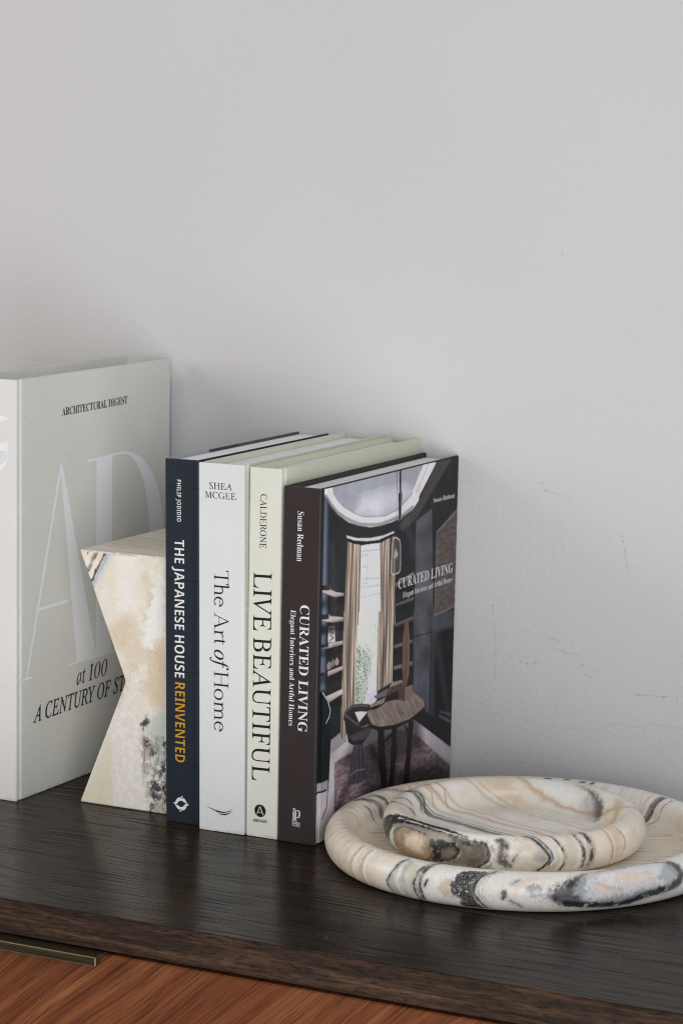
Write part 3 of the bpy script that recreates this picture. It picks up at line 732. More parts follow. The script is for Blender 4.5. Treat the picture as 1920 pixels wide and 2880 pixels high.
# dark blue book
JP_m = mottled('navy_laminate', lin(34, 42, 52), 0.45, 0.06, 20, 0.1, (1, 1, 1), 900, spec=0.3)
def m_jpedge():
    t = NT('printed_board', 0.45, 0.4)
    tc = t.n('ShaderNodeTexCoord'); sx = t.n('ShaderNodeSeparateXYZ'); t.l(tc.outputs['Object'], sx.inputs[0])
    mr = t.n('ShaderNodeMapRange'); mr.inputs['From Min'].default_value = 0; mr.inputs['From Max'].default_value = 0.2282; t.l(sx.outputs['Y'], mr.inputs['Value'])
    r = t.n('ShaderNodeValToRGB'); r.color_ramp.interpolation = 'CONSTANT'
    e = r.color_ramp.elements; e[0].color = (*lin(160, 168, 174), 1); e[1].position = 0.30; e[1].color = (*lin(52, 54, 56), 1)
    n = e.new(0.52); n.color = (*lin(82, 74, 70), 1)
    t.l(mr.outputs[0], r.inputs['Fac']); t.l(r.outputs['Color'], t.b.inputs['Base Color']); return t.m
root, spn, fcv, bcv, pg, off = make_book('book', 'dark navy book with white and gold spine title', 0.02374, 0.01007, 0.30302, 0.22819, 0.0318, -0.0068, JP_m, JP_m, PG, 0.0022, 0.0024, m_jpedge())
dn, fl = frame_spine(0.0318)
sh = lambda p: shifted(p, off)
letters('author_lettering', 'PHILIP JODIDIO', 'sans', sh(dn(11.6, 286.3)), 34.4, 3.8, WHITE, spn, -0.008, 0, 1.06)
letters('title_lettering', 'THE JAPANESE HOUSE', 'sans', sh(dn(9.3, 237.0)), 114.6, 9.0, WHITE, spn, -0.008)
letters('title_lettering', 'REINVENTED', 'sans', sh(dn(9.5, 118.2)), 66.9, 9.2, GOLD, spn, -0.010)
GRID = plain('printed_grid_line', lin(20, 26, 34), 0.45, 0.3)
shapes('spine_print', [[(0.3, z), (31.5, z), (31.5, z + .45), (0.3, z + .45)] for z in (280, 203.7, 127.3, 50.8)] + [[(26.9, .5), (27.3, .5), (27.3, 302), (26.9, 302)]], sh(lambda tx, ty: fl(0, 0)(tx, ty) + np.array([0, 0.00008, 0])), GRID, spn)
def dolphins():
    cx, cy = 15.0, 16.2; out = []
    for s in (1, -1):
        P = []
        n = 14
        for k in range(n + 1):                     # back of the fish
            a = math.radians(168 - 150 * k / n); r = 5.4
            P.append((r * math.cos(a), r * math.sin(a) + 0.2))
        for k in range(n + 1):                     # belly
            a = math.radians(20 + 140 * k / n); r = 3.1 - 0.5 * math.sin(math.pi * k / n)
            P.append((r * math.cos(a) + 0.2, r * math.sin(a) + 0.1))
        P += [(-4.4, -0.6), (-5.4, -2.2), (-6.0, -0.7), (-7.6, 0.3), (-5.6, 0.9)]
        P = [(cx + s * x, cy + s * y) for x, y in P]
        out.append(P)
        f = [(-0.5, 4.9), (0.8, 7.2), (2.2, 4.6)]
        out.append([(cx + s * x, cy + s * y) for x, y in f])
    return out
shapes('publisher_logo', dolphins(), sh(fl(0, 0)), WHITE, spn)

# white linen book
AR_sp = m_linen('white_linen', lin(221, 224, 223), 0.7, 0.0); AR_cv = m_linen('cream_board', lin(214, 217, 201), 0.4)
root, spn, fcv, bcv, pg, off = make_book('book', 'white linen book with thin black title between navy and cream spines', 0.07086, 0.00156, 0.3032, 0.2560, 0.04216, -0.0076, AR_sp, AR_cv, PG, 0.005)
dn, fl = frame_spine(0.04216)
sh = lambda p: shifted(p, off)
TH = -0.014
letters('author_lettering', 'SHEA', 'italic', sh(fl(10.3, 282.4)), 21.0, 5.3, INK, spn, 0.0, -0.31)
letters('author_lettering', 'MCGEE', 'italic', sh(fl(6.3, 274.9)), 28.6, 5.2, INK, spn, 0.0, -0.31)
roman_letters('title_lettering', 'The Art', sh(dn(14.7, 216.8)), 61.0, 13.3, INK, spn)
letters('title_lettering', 'of', 'italic', sh(dn(14.7, 151.4)), 16.2, 13.0, INK, spn, 0.004)
roman_letters('title_lettering', 'Home', sh(dn(14.6, 133.6)), 50.0, 13.3, INK, spn)
def swoosh():
    out = []
    for (x0, z0, x1, z1, sag, th) in ((6.6, 20.1, 27.5, 17.6, 2.2, 1.0), (13.2, 17.0, 32.4, 21.2, 3.6, 1.2), (17.6, 15.2, 32.0, 19.8, 3.6, 1.5)):
        n = 16; a = []; b = []
        for k in range(n + 1):
            t = k / n; q = 4 * t * (1 - t); x = x0 + (x1 - x0) * t; z = z0 + (z1 - z0) * t - sag * q * (0.6 + 0.8 * t) * .8
            a.append((x, z)); b.append((x, z + th * q * .75))
        out.append(a + b[::-1])
    return out
shapes('publisher_logo', swoosh(), sh(fl(0, 0)), INK, spn)

# cream book
LV_sp = mottled('cream_paper_spine', lin(220, 220, 209), 0.6, 0.03, 30, 0.25, (1, 1, 1), 1200); LV_cv = mottled('pale_green_cream_board', lin(210, 214, 194), 0.6, 0.03, 12, 0.25, (1, 1, 1), 1200)
root, spn, fcv, bcv, pg, off = make_book('book', 'cream book with tall thin black capitals down its spine', 0.10028, 0.00348, 0.30246, 0.25425, 0.02889, 0.0040, LV_sp, LV_cv, PG, 0.005)
dn, fl = frame_spine(0.02889)
letters('author_lettering', 'CALDERONE', 'italic', dn(10.2, 281.4), 43.8, 5.8, INK, spn, 0.0, -0.31)
letters('title_lettering', 'LIVE', 'italic', dn(5.0, 218.4), 48.0, 16.4, INK, spn, 0.0, -0.31)
letters('title_lettering', 'BEAUTIFUL', 'italic', dn(5.4, 165.3), 118.2, 16.3, INK, spn, 0.0, -0.31)
CRM = plain('cream_ink', lin(226, 226, 214), 0.6, 0.3)
lg = shapes('publisher_logo', [disc(13.4, 22.1, 5.2)], fl(0, 0), INK, spn)
shapes('logo_letter', [bar((10.6, 18.9), (13.2, 25.9), .55), bar((13.2, 25.9), (16.3, 18.9), .75)], lambda a, b: fl(0, 0)(a, b) - np.array([0, .00005, 0]), CRM, spn)
shapes('logo_letter', [bar((11.4, 20.9), (15.2, 20.9), .45)], lambda a, b: fl(0, 0)(a, b) - np.array([0, .0001, 0]), CRM, spn)
letters('publisher_lettering', 'ABRAMS', 'sans', fl(7.0, 12.5), 12.8, 2.5, INK, spn, -0.006)

# dark brown book with a photograph on its cover
CU_m = mottled('dark_brown_laminate', lin(56, 48, 48), 0.42, 0.05, 20, 0.12, (1, 1, 1), 700, spec=0.2)
CU_T = 0.03376; CU_H = 0.28952; CU_D = 0.25759
root, spn, fcv, bcv, pg, off = make_book('book', 'dark brown book showing a photographed room on its cover', 0.13545, 0.0019, CU_H, CU_D, CU_T, 0.0097, CU_m, CU_m, PG, 0.004)
dn, fl = frame_spine(CU_T); cv = frame_cover(0.00040)
letters('author_lettering', 'Susan Redman', 'serif', dn(13.2, 270.2), 40.1, 5.4, WHITE, spn, -0.006)
letters('title_lettering', 'CURATED LIVING', 'serif', dn(17.0, 195.3), 103.2, 8.2, WHITE, spn, -0.004)
letters('subtitle_lettering', 'Elegant Interiors and Artful Homes', 'serif', dn(8.6, 190.4), 94.4, 4.4, WHITE, spn, -0.006)
LG = plain('pale_grey_ink', lin(196, 196, 200), 0.5, 0.3)
letters('publisher_logo', 'p', 'serif', fl(15.0, 21.0), 5.7, 9.6, LG, spn, -0.004)
shapes('publisher_logo', [bar((14.4, 18.4), (14.4, 26.0), 1.3), [(13.2, 17.9), (16.6, 18.2), (16.6, 18.8), (13.2, 18.5)], disc(14.9, 27.9, 1.05, 20)], fl(0, 0), LG, spn)
letters('publisher_lettering', 'images', 'serif', fl(13.3, 15.6), 7.3, 3.0, LG, spn, 0.0)
letters('publisher_lettering', 'Publishing', 'serif', fl(13.3, 13.8), 7.3, 1.7, LG, spn, 0.0)
letters('author_lettering', 'Susan Redman', 'serif', cv(207.4, 253.8, -0.011), 43.0, 4.0, WHITE, fcv, -0.008)
letters('title_lettering', 'CURATED LIVING', 'serif', cv(142.4, 188.3, -0.011), 108.0, 8.6, WHITE, fcv, -0.006)
letters('subtitle_lettering', 'Elegant Interiors and Artful Homes', 'serif', cv(151.7, 179.4, -0.005), 98.6, 4.8, WHITE, fcv, -0.008)

def picture():
    """the printed cover photograph: flat areas of ink on a fine grid, coordinates in mm on the cover"""
    st = 0.62
    ny = int((CU_D * 1000 - 1.6) / st); nz = int((CU_H * 1000 - 1.2) / st)
    gy = np.linspace(0.9, CU_D * 1000 - 0.7, ny); gz = np.linspace(0.6, CU_H * 1000 - 0.6, nz)
    Y, Z = np.meshgrid(gy, gz); Q = np.stack([Y.ravel(), Z.ravel()], 1); N = len(Q)
    col = np.empty((N, 3)); col[:] = lin(40, 44, 47)
    q3 = np.stack([Q[:, 0], Q[:, 1], np.zeros(N)], 1)
    n1 = fbm(q3 / 22, 4); n2 = fbm(q3 / 3.0, 3); nv = fbm(q3 / np.array([2.6, 90, 1]), 2); n3 = fbm(q3 / np.array([9, 3.0, 1]), 3); nt = fbm(np.stack([(Q[:, 0] + Q[:, 1]) / 3.0, (Q[:, 0] - Q[:, 1]) / 30, Q[:, 0] * 0], 1), 3)
    def pts_(k): return PIC[k] if isinstance(k, str) else k
    def fill(k, c, soft=0.35, al=1.0, mod=None, amt=0.0, edge=0.0):
        p = pts_(k); lo = np.min(p, 0) - 3; hi = np.max(p, 0) + 3
        ix = np.nonzero((Q[:, 0] > lo[0]) & (Q[:, 0] < hi[0]) & (Q[:, 1] > lo[1]) & (Q[:, 1] < hi[1]))[0]
        if not len(ix): return
        sd = poly_sd(Q[ix], p)
        if edge: sd = sd + edge * n2[ix]
        a = sstep(-soft, soft, sd) * al
        cc = np.tile(np.array(lin(*c)), (len(ix), 1))
        if mod is not None: cc = cc * np.exp(amt * mod[ix])[:, None]
        col[ix] += (cc - col[ix]) * a[:, None]
    def line(k, c, w, al=1.0, soft=0.3):
        p = pts_(k); lo = np.min(p, 0) - w - 2; hi = np.max(p, 0) + w + 2
        ix = np.nonzero((Q[:, 0] > lo[0]) & (Q[:, 0] < hi[0]) & (Q[:, 1] > lo[1]) & (Q[:, 1] < hi[1]))[0]
        if not len(ix): return
        a = sstep(w / 2 + soft, w / 2 - soft, seg_dist(Q[ix], p)) * al
        col[ix] += (np.array(lin(*c)) - col[ix]) * a[:, None]
    col *= np.exp(0.18 * n1)[:, None]
    fill('lwall', (112, 122, 138), 4, 0.9); fill('lwall2', (108, 114, 128), 3, 0.9)
    fill('diag', (80, 76, 78), 1.5); fill('rpan', (92, 92, 99), 1.0, 1, n1, 0.45); fill('rpan2', (88, 88, 97), 1.0, 1, n1, 0.5); fill('rpan3', (78, 78, 86), 1, 1, n1, 0.2)
    fill('artp', (98, 90, 87), 0.6, 1, n3, 0.45)
    ap = PIC['artp']; line([ap[0], ap[1]], (150, 142, 140), 1.2, .7); line([ap[0], ap[3]], (135, 128, 126), 1.2, .7); line([ap[3], ap[2]], (140, 130, 126), 1.4, .7)
    fill('firefr', (62, 60, 68), 0.6); fill('fire', (16, 20, 24), 0.5); line('pline', (40, 40, 46), 1.0); line('pline2', (60, 60, 68), 1.0)
    fill('floor', (180, 175, 180), 0.6, 1, n1, 0.12); fill('hearth', (40, 40, 44), 0.6); line('hl1', (92, 92, 104), 2.2, .8); line('hl2', (104, 104, 118), 2.6, .8)
    fill('rug', (134, 120, 124), 0.8, 1, n3, 0.7); fill('rugd', (50, 42, 46), 9, 0.85, n3, 0.4)
    fill('ceil', (210, 207, 210)); fill('ceilin', (160, 162, 170), 0.8, 1, n1, 0.05)
    fill([(60, 262), (100, 255), (140, 257), (165, 268), (150, 276), (70, 276)], (200, 200, 207), 9, .85)
    line('ceilarc', (214, 212, 218), 2.2, .6); line('ceilin', (112, 110, 118), 0.7, .75); line('ceilarc2', (132, 126, 128), 3.0, .8, 1.2); line('mould1', (226, 224, 230), 2.0, .8); line('mould2', (150, 148, 156), 0.9, .8)
    fill('win', (224, 226, 238)); fill('win2', (222, 223, 232)); fill('sill', (196, 194, 204), .6)
    for k in ('wb1', 'wb2', 'wb3', 'wb4', 'wb5', 'rail1'): line(k, (150, 156, 170), 1.1, .8)
    for k in ('rails0', 'rails1', 'rails2'): line(k, (176, 180, 192), 0.8, .7)
    for k, c in (('gr1', (150, 156, 138)), ('gr2', (112, 128, 98)), ('gr3', (118, 136, 98))):
        p = PIC[k]; lo = np.min(p, 0); hi = np.max(p, 0)
        leaf = fbm(q3 / 1.7 + 31, 3)
        fill(k, c, 1.2, .8, leaf, 0.6, 7.0)
        n2s = n2.copy(); n2[:] = leaf
        fill(k, (84, 100, 74), .8, .75, None, 0, 16.0) if k != 'gr1' else None
        fill(k, (214, 218, 220), .8, .8, None, 0, -13.0)if k == 'gr1' else fill([(a + 3, b) for a, b in p], (206, 212, 208), .6, .55, None, 0, -15.0)
        n2[:] = n2s
    for k in ('curl', 'curl2', 'curr', 'curr2'):
        fill(k, (136, 124, 114), 0.5, 1, nv, 1.9)
    fill('whead', (206, 206, 214)); fill('pel', (192, 188, 190)); line('rod', (24, 26, 30), 2.6)
    for k in range(6):
        fill('s%d' % (k + 1), (188, 176, 174)) ; fill('s%dd' % (k + 1), (62, 58, 62)) if k < 5 else None
        fill('sr%d' % k, (136, 118, 114), .5)
    fill('card', (188, 184, 184)); line('scr', (50, 48, 50), 0.8)
    for k, c in (('v1', (150, 132, 124)), ('v2', (138, 122, 116)), ('v3', (158, 142, 132))): fill(k, c, .8)
    fill('skirt', (150, 146, 152), .8)
    for k in ('br1', 'br2', 'br3', 'br4', 'br5'): line(k, (22, 25, 27), 1.0)
    line('pend', (18, 20, 22), 3.2); line('pendl', (60, 60, 66), 0.8); fill('pcyl', (34, 36, 40)); line('pcyll', (165, 165, 172), 1.0); line('pcylr', (176, 176, 184), 1.0); line('pcord', (70, 70, 74), 0.6)
    fill('glass', (112, 102, 96), .6, .55); line('glass', (196, 196, 202), 1.1, .85); fill('bulb', (176, 172, 172), .8, .8)
    # printed light: the window glows into the room, shelves and furniture throw soft shade
    gl = np.exp(-((Q[:, 0] - 68) / 46) ** 2 - ((Q[:, 1] - 180) / 95) ** 2); col[:] = col * (1 + .35 * gl[:, None]) + np.array(lin(60, 60, 66)) * (.22 * gl)[:, None]
    for k in ('s1', 's2', 's3', 's4', 's5', 's6', 'sr0', 'sr1', 'sr2', 'sr3', 'sr4', 'sr5'):
        p = np.array(PIC[k]); lo = p[:, 1].min(); fill([(p[:, 0].min(), lo + 2), (p[:, 0].max(), lo + 2), (p[:, 0].max(), lo - 7), (p[:, 0].min(), lo - 5)], (16, 18, 20), 2.5, .55)
    fill([(40, 60), (120, 92), (190, 70), (200, 40), (90, 30)], (52, 44, 48), 9, .75, n3, .4)
    line([(100, 58), (128, 34)], (30, 26, 28), 9, .7, 4); line([(70, 50), (40, 22)], (40, 36, 40), 10, .6, 5)
    for q in ((150, 250, 200, 180), (215, 150, 250, 60), (20, 240, 30, 160)): line([q[:2], q[2:]], (120, 122, 132), 9, .18, 6)
    # armchair, stool, table
    fill('arm', (26, 36, 40), .5); line('arme', (200, 202, 210), 0.9); fill('armb', (152, 152, 164), .6); line('arml', (24, 26, 30), 1.6); line('arml2', (36, 36, 42), 1.2)
    fill('cspk', (82, 78, 88), .5, .9, nv, .5)
    for k in ('sp0', 'sp1', 'sp2', 'sp3'): line(k, (40, 38, 44), 1.2, .8)
    line('ring', (150, 146, 158), .8, .7)
    fill('cbody', (50, 47, 52), .5, 1, nv, .4); fill('cseat', (84, 78, 84), 1.0); line('cback', (58, 53, 56), 6.5); line([(a, b + 1.8) for a, b in PIC['cback']], (118, 111, 115), 1.5, .8, .7)
    for k in ('l1', 'l2', 'l3', 'b1', 'b2'): fill(k, (40, 33, 33), .4)
    fill('tab', (138, 127, 122), .5, 1, nt, .55); line(PIC['tab'][1:6], (96, 84, 80), .7, .7); fill('tabe', (44, 37, 37), .4)
    fill('obk', (44, 38, 36), .6); fill('ob', (150, 138, 130), .6, 1, n2, .35); fill('obd', (92, 78, 62), .6, 1, n2, .6); fill('lap', (120, 116, 126), .6); line([PIC['ob'][0], PIC['ob'][7], PIC['ob'][6], PIC['ob'][5]], (36, 32, 32), 1.4)
    fill('blk', (134, 116, 106), .4); fill('blkd', (88, 76, 70), .4); fill('pad', (118, 97, 84), .5, 1, nv, .4); line([PIC['pad'][0], PIC['pad'][7], PIC['pad'][6], PIC['pad'][5]], (70, 56, 50), 1.6, .7)
    # dark strip along the hinge; the thin bluish sheen is painted into the colour
    fill([(-1, 126), (7, 126), (7.2, 292), (-1, 292)], (28, 38, 41), .4); line([(3.2, 126), (3.2, 292)], (70, 84, 90), .7, .6)
    fill([(-1, -2), (1.6, -2), (1.6, 126), (-1, 126)], (56, 50, 51), .4)
    col[:] = np.clip(1.50 * col ** 1.26 * np.exp(0.10 * n2 + 0.10 * n1)[:, None], 0, 0.9)
    X = gx(gy / 1000) + 0.00022
    V = np.stack([np.tile(X, (nz, 1)).ravel(), Y.ravel() / 1000, Z.ravel() / 1000], 1)
    a = np.arange(ny * nz).reshape(nz, ny)
    F = np.stack([a[:-1, :-1], a[:-1, 1:], a[1:, 1:], a[1:, :-1]], -1).reshape(-1, 4)
    mesh_obj('cover_photograph', V, F, m_vcol('printed_photograph', 0.34, 0.10), fcv, col)
picture()

# ------------------------------------------------------------------ marble
CREAM = lin(230, 219, 202); WARM = lin(222, 204, 180); PALE = lin(234, 229, 219); WHT = lin(239, 238, 236); GRY = lin(160, 156, 150)
GREEN = lin(206, 200, 180); ORN = lin(202, 166, 136); BLK = lin(30, 30, 33); BLU = lin(70, 80, 94); TAN = lin(196, 172, 142); PNK = lin(232, 204, 188)
M_stone = m_vcol('honed_onyx', 0.33, 0.45, 0.08, 0.05, 900)

def dish(name, label, cx, cy, z0, R, a, b, zf, fl, N, painter, du):
    """a shallow round dish: thick rounded rim, steep inner wall, flat floor; all lengths in metres"""
    ps = np.arange(-96, 162.1, 2.6); r = R + a * np.cos(np.radians(ps)); z = b + b * np.sin(np.radians(ps)); z = np.maximum(z, 0.0)
    p0 = np.radians(ps[-1]); r0, zz0 = r[-1], z[-1]
    tr, tz = -a * math.sin(p0), b * math.cos(p0); k = (zf - zz0) / tz; rc = r0 + tr * k
    t = np.linspace(0, 1, 22)[1:]
    br = (1 - t) ** 2 * r0 + 2 * t * (1 - t) * rc + t * t * (rc - fl); bz = (1 - t) ** 2 * zz0 + 2 * t * (1 - t) * zf + t * t * zf
    fr = np.linspace(rc - fl, 0.0015, int((rc - fl) / du))[1:]
    rr = np.concatenate([r, br, fr]); zz = np.concatenate([z, bz, np.full(len(fr), zf)])
    psi = np.concatenate([ps, ps[-1] + np.linspace(0, 48, 22)[1:], np.full(len(fr), 212.0)])
    M = len(rr); ph = np.linspace(-math.pi, math.pi, N, endpoint=False)
    wob = 1 + 0.0035 * np.sin(3 * ph + 1.0) + 0.002 * np.sin(5 * ph)
    Rr = rr[:, None] * (1 + (wob - 1)[None, :] * (rr[:, None] / R).clip(0, 1))
    X = Rr * np.cos(ph); Y = Rr * np.sin(ph); Zz = np.repeat(zz[:, None], N, 1)
    V = np.stack([X.ravel(), Y.ravel(), Zz.ravel()], 1)
    col = painter(V * 1000, np.tile(np.degrees(ph), (M, 1)).ravel(), np.repeat(psi, N))
    ix = np.arange(M * N).reshape(M, N); nx = np.roll(ix, -1, 1)
    F = np.stack([ix[:-1], nx[:-1], nx[1:], ix[1:]], -1).reshape(-1, 4)
    # close the underside and the centre of the floor
    n0 = len(V); V = np.vstack([V, [[0, 0, 0.0003], [0, 0, zf]]]); col = np.vstack([col, col[:1], col[-1:]])
    q = [[n0, ix[0, (k + 1) % N], ix[0, k], ix[0, k]] for k in range(0)]
    me = mesh_obj(name, V, F, M_stone, None, col, True)
    bmx = bmesh.new(); bmx.from_mesh(me.data); bmx.verts.ensure_lookup_table()
    for k in range(N):
        bmx.faces.new((bmx.verts[n0], bmx.verts[ix[0, (k + 1) % N]], bmx.verts[ix[0, k]]))
        bmx.faces.new((bmx.verts[n0 + 1], bmx.verts[ix[-1, k]], bmx.verts[ix[-1, (k + 1) % N]]))
    for f in bmx.faces: f.smooth = True
    bmx.to_mesh(me.data); bmx.free()
    me.location = (cx, cy, z0); me['label'] = label; me['category'] = 'dish'
    return me

class RimPaint:
    """paints veins on a rim in unrolled surface coordinates (mm along the rim, mm round its section)"""
    def __init__(s, V, phi, psi, col, R, am, seed):
        s.k = R * 1000 * math.pi / 180; s.m = am * 1000 * math.pi / 180
        s.U = phi * s.k; s.W = psi * s.m; s.col = col; s.psi = psi
        s.n = fbm(V / 3.2 + seed, 3); s.f = fbm(V / 1.1 + seed, 2); s.c = fbm(V / 9 + seed, 3)
        s.per = 360 * s.k; s.ok = psi < 206
    def pts(s, p):
        o = []; last = None
        for a, b in p:
            if last is not None:
                while a - last > 180: a -= 360
                while a - last < -180: a += 360
            last = a; o.append((a * s.k, b * s.m))
        return o
    def sel(s, p, pad):
        lo = np.min(p, 0) - pad; hi = np.max(p, 0) + pad; mid = (lo[0] + hi[0]) / 2
        U = s.U - s.per * np.round((s.U - mid) / s.per)
        ix = np.nonzero(s.ok & (U > lo[0]) & (U < hi[0]) & (s.W > lo[1]) & (s.W < hi[1]))[0]
        return ix, np.stack([U[ix], s.W[ix]], 1)
    def vein(s, p, w, c, al=1.0, soft=0.35, rough=0.5, broken=0.0):
        p = s.pts(p); ix, Q = s.sel(p, w + 4)
        if not len(ix): return
        d0 = seg_dist(Q, p); d = d0 + rough * s.n[ix] + rough * 0.5 * s.f[ix]
        if max(c) < .12:                                            # dark veins bleed into the stone beside them
            dd = d0 + 1.4 * s.n[ix] + 1.0 * s.c[ix]
            h = sstep(w * 1.3 + 2.0, w * .4, dd) * .45 * al
            s.col[ix] += (np.array(lin(150, 146, 142)) - s.col[ix]) * h[:, None]
            for off in (1.3, -1.7):
                hl = sstep(.55, .15, np.abs(d - w / 2 - off)) * .4 * al * sstep(-.1, .3, s.c[ix])
                s.col[ix] += (np.array(lin(92, 90, 90)) - s.col[ix]) * hl[:, None]
        if max(c) < .05: w = w * 1.3
        a = sstep(w / 2 + soft, w / 2 - soft, d) * al
        if broken: a = a * sstep(-0.35, 0.15, s.c[ix] + s.f[ix] * 0.8 - broken + 0.4)
        s.col[ix] += (np.array(c) - s.col[ix]) * a[:, None]
    def patch(s, p, c, al=1.0, soft=0.8, rough=1.0, mod=0.0, holes=None, hc=None):
        p = s.pts(p); ix, Q = s.sel(p, soft + 4)
        if not len(ix): return
        sd = poly_sd(Q, p) + rough * s.n[ix] + rough * .5 * s.f[ix]
        a = sstep(-soft, soft, sd) * al
        if holes is not None: a = a * sstep(holes - .25, holes + .12, s.f[ix] * .8 + s.n[ix] * .6 + .45)
        cc = np.array(c) * np.exp(mod * (s.c[ix] + .6 * s.f[ix]))[:, None]
        s.col[ix] += (cc - s.col[ix]) * a[:, None]

def base_cloud(V, seed):
    n = fbm(V / 42 + seed, 4); f = fbm(V / 7 + seed + 5, 3)
    return ramp(n + 0.35 * f, [(-.6, lin(214, 197, 171)), (-.38, WARM), (-.2, CREAM), (.0, lin(232, 224, 210)), (.2, PALE), (.4, WHT)])

def paint_upper(V, phi, psi):
    w = fbm(V / 38 + 3.1, 3) * 5.0 + fbm(V / 9 + 8, 3) * 1.3
    s = .35 * V[:, 0] + .94 * V[:, 1] + .6 * (V[:, 2] - 10.5) + w
    col = base_cloud(V, 2.0)
    n1 = fbm(V / 2.2, 2)
    band = ramp(s, [(-130, PALE), (-60, CREAM), (-45, GREEN), (-32, PALE), (-27, WHT), (-24, GRY), (-21, BLK), (-19.5, BLK), (-18.5, GRY), (-16.8, WHT), (-15.6, BLK), (-14.8, GRY), (-13, WHT), (-9, GREEN), (-4, PALE), (0, WHT),
        (3.5, PNK), (5.2, ORN), (6.4, ORN), (7.5, CREAM), (12, WHT), (14.5, PNK), (15.8, ORN), (16.8, CREAM), (26, CREAM), (40, PALE), (44, GRY), (45, GREEN), (47.5, WHT), (50, GREEN), (51, GRY), (52.5, CREAM), (66, CREAM), (74, PALE), (77.5, ORN), (79.5, ORN), (81, CREAM), (85, WHT), (100, PALE), (120, CREAM)])
    wgt = ramp(s, [(-130, (.2,) * 3), (-60, (.3,) * 3), (-45, (.5,) * 3), (-30, (.8,) * 3), (-14, (.85,) * 3), (0, (.75,) * 3), (16, (.75,) * 3), (22, (.2,) * 3), (40, (.3,) * 3), (45, (.5,) * 3), (52, (.4,) * 3), (60, (.1,) * 3), (75, (.5,) * 3), (79, (.75,) * 3), (84, (.5,) * 3), (100, (.3,) * 3), (120, (.2,) * 3)])
    frontR = sstep(-70, -50, phi) * sstep(30, 0, phi) * (psi < 200)      # painted vein by vein there
    wgt = wgt * (1 - .9 * frontR[:, None])
    col += (band - col) * wgt
    fine = np.sin(s * 2.1 + 2.0 * fbm(V / 20, 2)) * .5
    col *= np.exp(-.045 * (fine + 1.0 * n1))[:, None]
    # dark smoky pocket at the back of the inner wall
    P = RimPaint(V, phi, psi, col, .093, .0132, 4.0); u = UR
    P.patch([(79, 100), (70, 120), (62, 150), (56, 190), (48, 205), (52, 150), (64, 118)], BLK, .85, 3.5, 2.0, .4)
    P.patch([(66, 130), (58, 160), (48, 205), (60, 205), (72, 170)], GRY, .5, 4, 2, .3)
    P.patch([(46, 110), (38, 150), (34, 200), (26, 205), (28, 140), (36, 100)], lin(206, 184, 152), .8, 4, 2, .1)
    for k in ('lk1', 'lk2', 'lk3', 'lk4'): P.vein(u[k], 2.0 if k == 'lk3' else 1.2, BLK, .85, .6, .7, .1)
    P.vein([(a, b + 6) for a, b in u['lk3']], 1.0, BLK, .6, .6, .7)
    for k in ('lo1', 'lo2'): P.vein(u[k], 2.0, ORN, .85, 1.0, .6)
    P.patch([(-134, 60), (-128, -20), (-120, -60), (-95, -60), (-76, -50), (-74, 30), (-78, 46), (-100, 80), (-125, 70)], lin(142, 133, 119), .85, 3, 2.5, .5)
    P.patch([(a, b - 7) for a, b in u['bb']], lin(120, 114, 106), .6, 2.0, 1.6, .3); P.patch(u['bb'], lin(40, 39, 40), 1, .9, 1.6, .5, -.05)
    P.patch([(-146, -30), (-152, 10), (-142, 50), (-132, 24), (-136, -30)], lin(52, 50, 49), .95, 1.5, 1.2, .4, .1)
    P.vein([(-132, 62), (-118, 76), (-105, 74), (-92, 62), (-82, 50)], 1.4, WHT, .8, .6, .9, .15)
    P.patch(u['pk'], lin(164, 138, 110), 1, 1.6, 1.4, .35); P.patch(u['pkc'], lin(224, 208, 186), .95, 3.5, 2.4, .12)
    P.vein(u['pk'] + u['pk'][:1], 1.3, lin(60, 51, 44), .8, .7, 1.0, .15)
    P.patch(u['ol'], lin(110, 103, 90), 1, 1.2, 1.4, .6); P.patch(u['dk'], lin(34, 33, 34), 1, 1.0, 1.5, .5, -.05); P.patch(u['dkc'], lin(116, 108, 98), .9, 1.6, 1.0, .3)
    P.vein(u['ole'], 1.3, BLK, .9, .5, .8); P.vein([(a + 1.6, b) for a, b in u['ole']], 1.2, WHT, .8, .5, .6)
    P.patch([(-90, 44), (-86, 44), (-84, 30), (-88, 28)], BLK, .9, .8, 1.0, .4, .1)
    P.patch([(-74, 60), (-66, 60), (-66, -30), (-74, -30)], PALE, .7, 2.5, 1, .1)
    P.vein(u['br'], 2.4, lin(58, 48, 40), .95, .6, .9); P.vein([(a - 1.2, b) for a, b in u['br']], 1.2, lin(150, 116, 80), .8, .8, .8); P.vein(u['br2'], 2.2, lin(58, 56, 56), .85, .8, 1.0, .1)
    P.vein(u['bq'], 1.8, lin(90, 82, 74), .8, .7, 1.0, .2)
    P.patch([(-78, 70), (-40, 80), (-40, -40), (-78, -40)], lin(166, 156, 142), .25, 2.0, 3.0, .25, .46)
    P.patch([(-66, 40), (-56, 60), (-52, 10), (-55, -25), (-64, -30)], lin(214, 204, 186), .7, 3, 1.5, .15); P.patch([(-58, 22), (-54, 28), (-52, 2), (-54, -12), (-58, 0)], GRY, .7, 1.6, 1.2, .3)
    P.vein([(a + 1.4, b) for a, b in u['k1']], 2.2, WHT, .9, .6, .5); P.vein(u['k1'], 1.5, BLK, .95, .4, .5); P.vein(u['k2'], .8, BLK, .85, .4, .5); P.vein([(a + 1.2, b) for a, b in u['k2']], 1.6, lin(216, 222, 230), .8, .6, .5)
    P.vein(u['k3'], 1.0, BLK, .9, .5, .8, .15); P.vein([(a - 1.5, b) for a, b in u['k3']], 1.4, WHT, .7, .8, .6); P.patch([(-43, 70), (-38, 70), (-38, -30), (-43, -30)], GREEN, .7, 2, 1, .05)
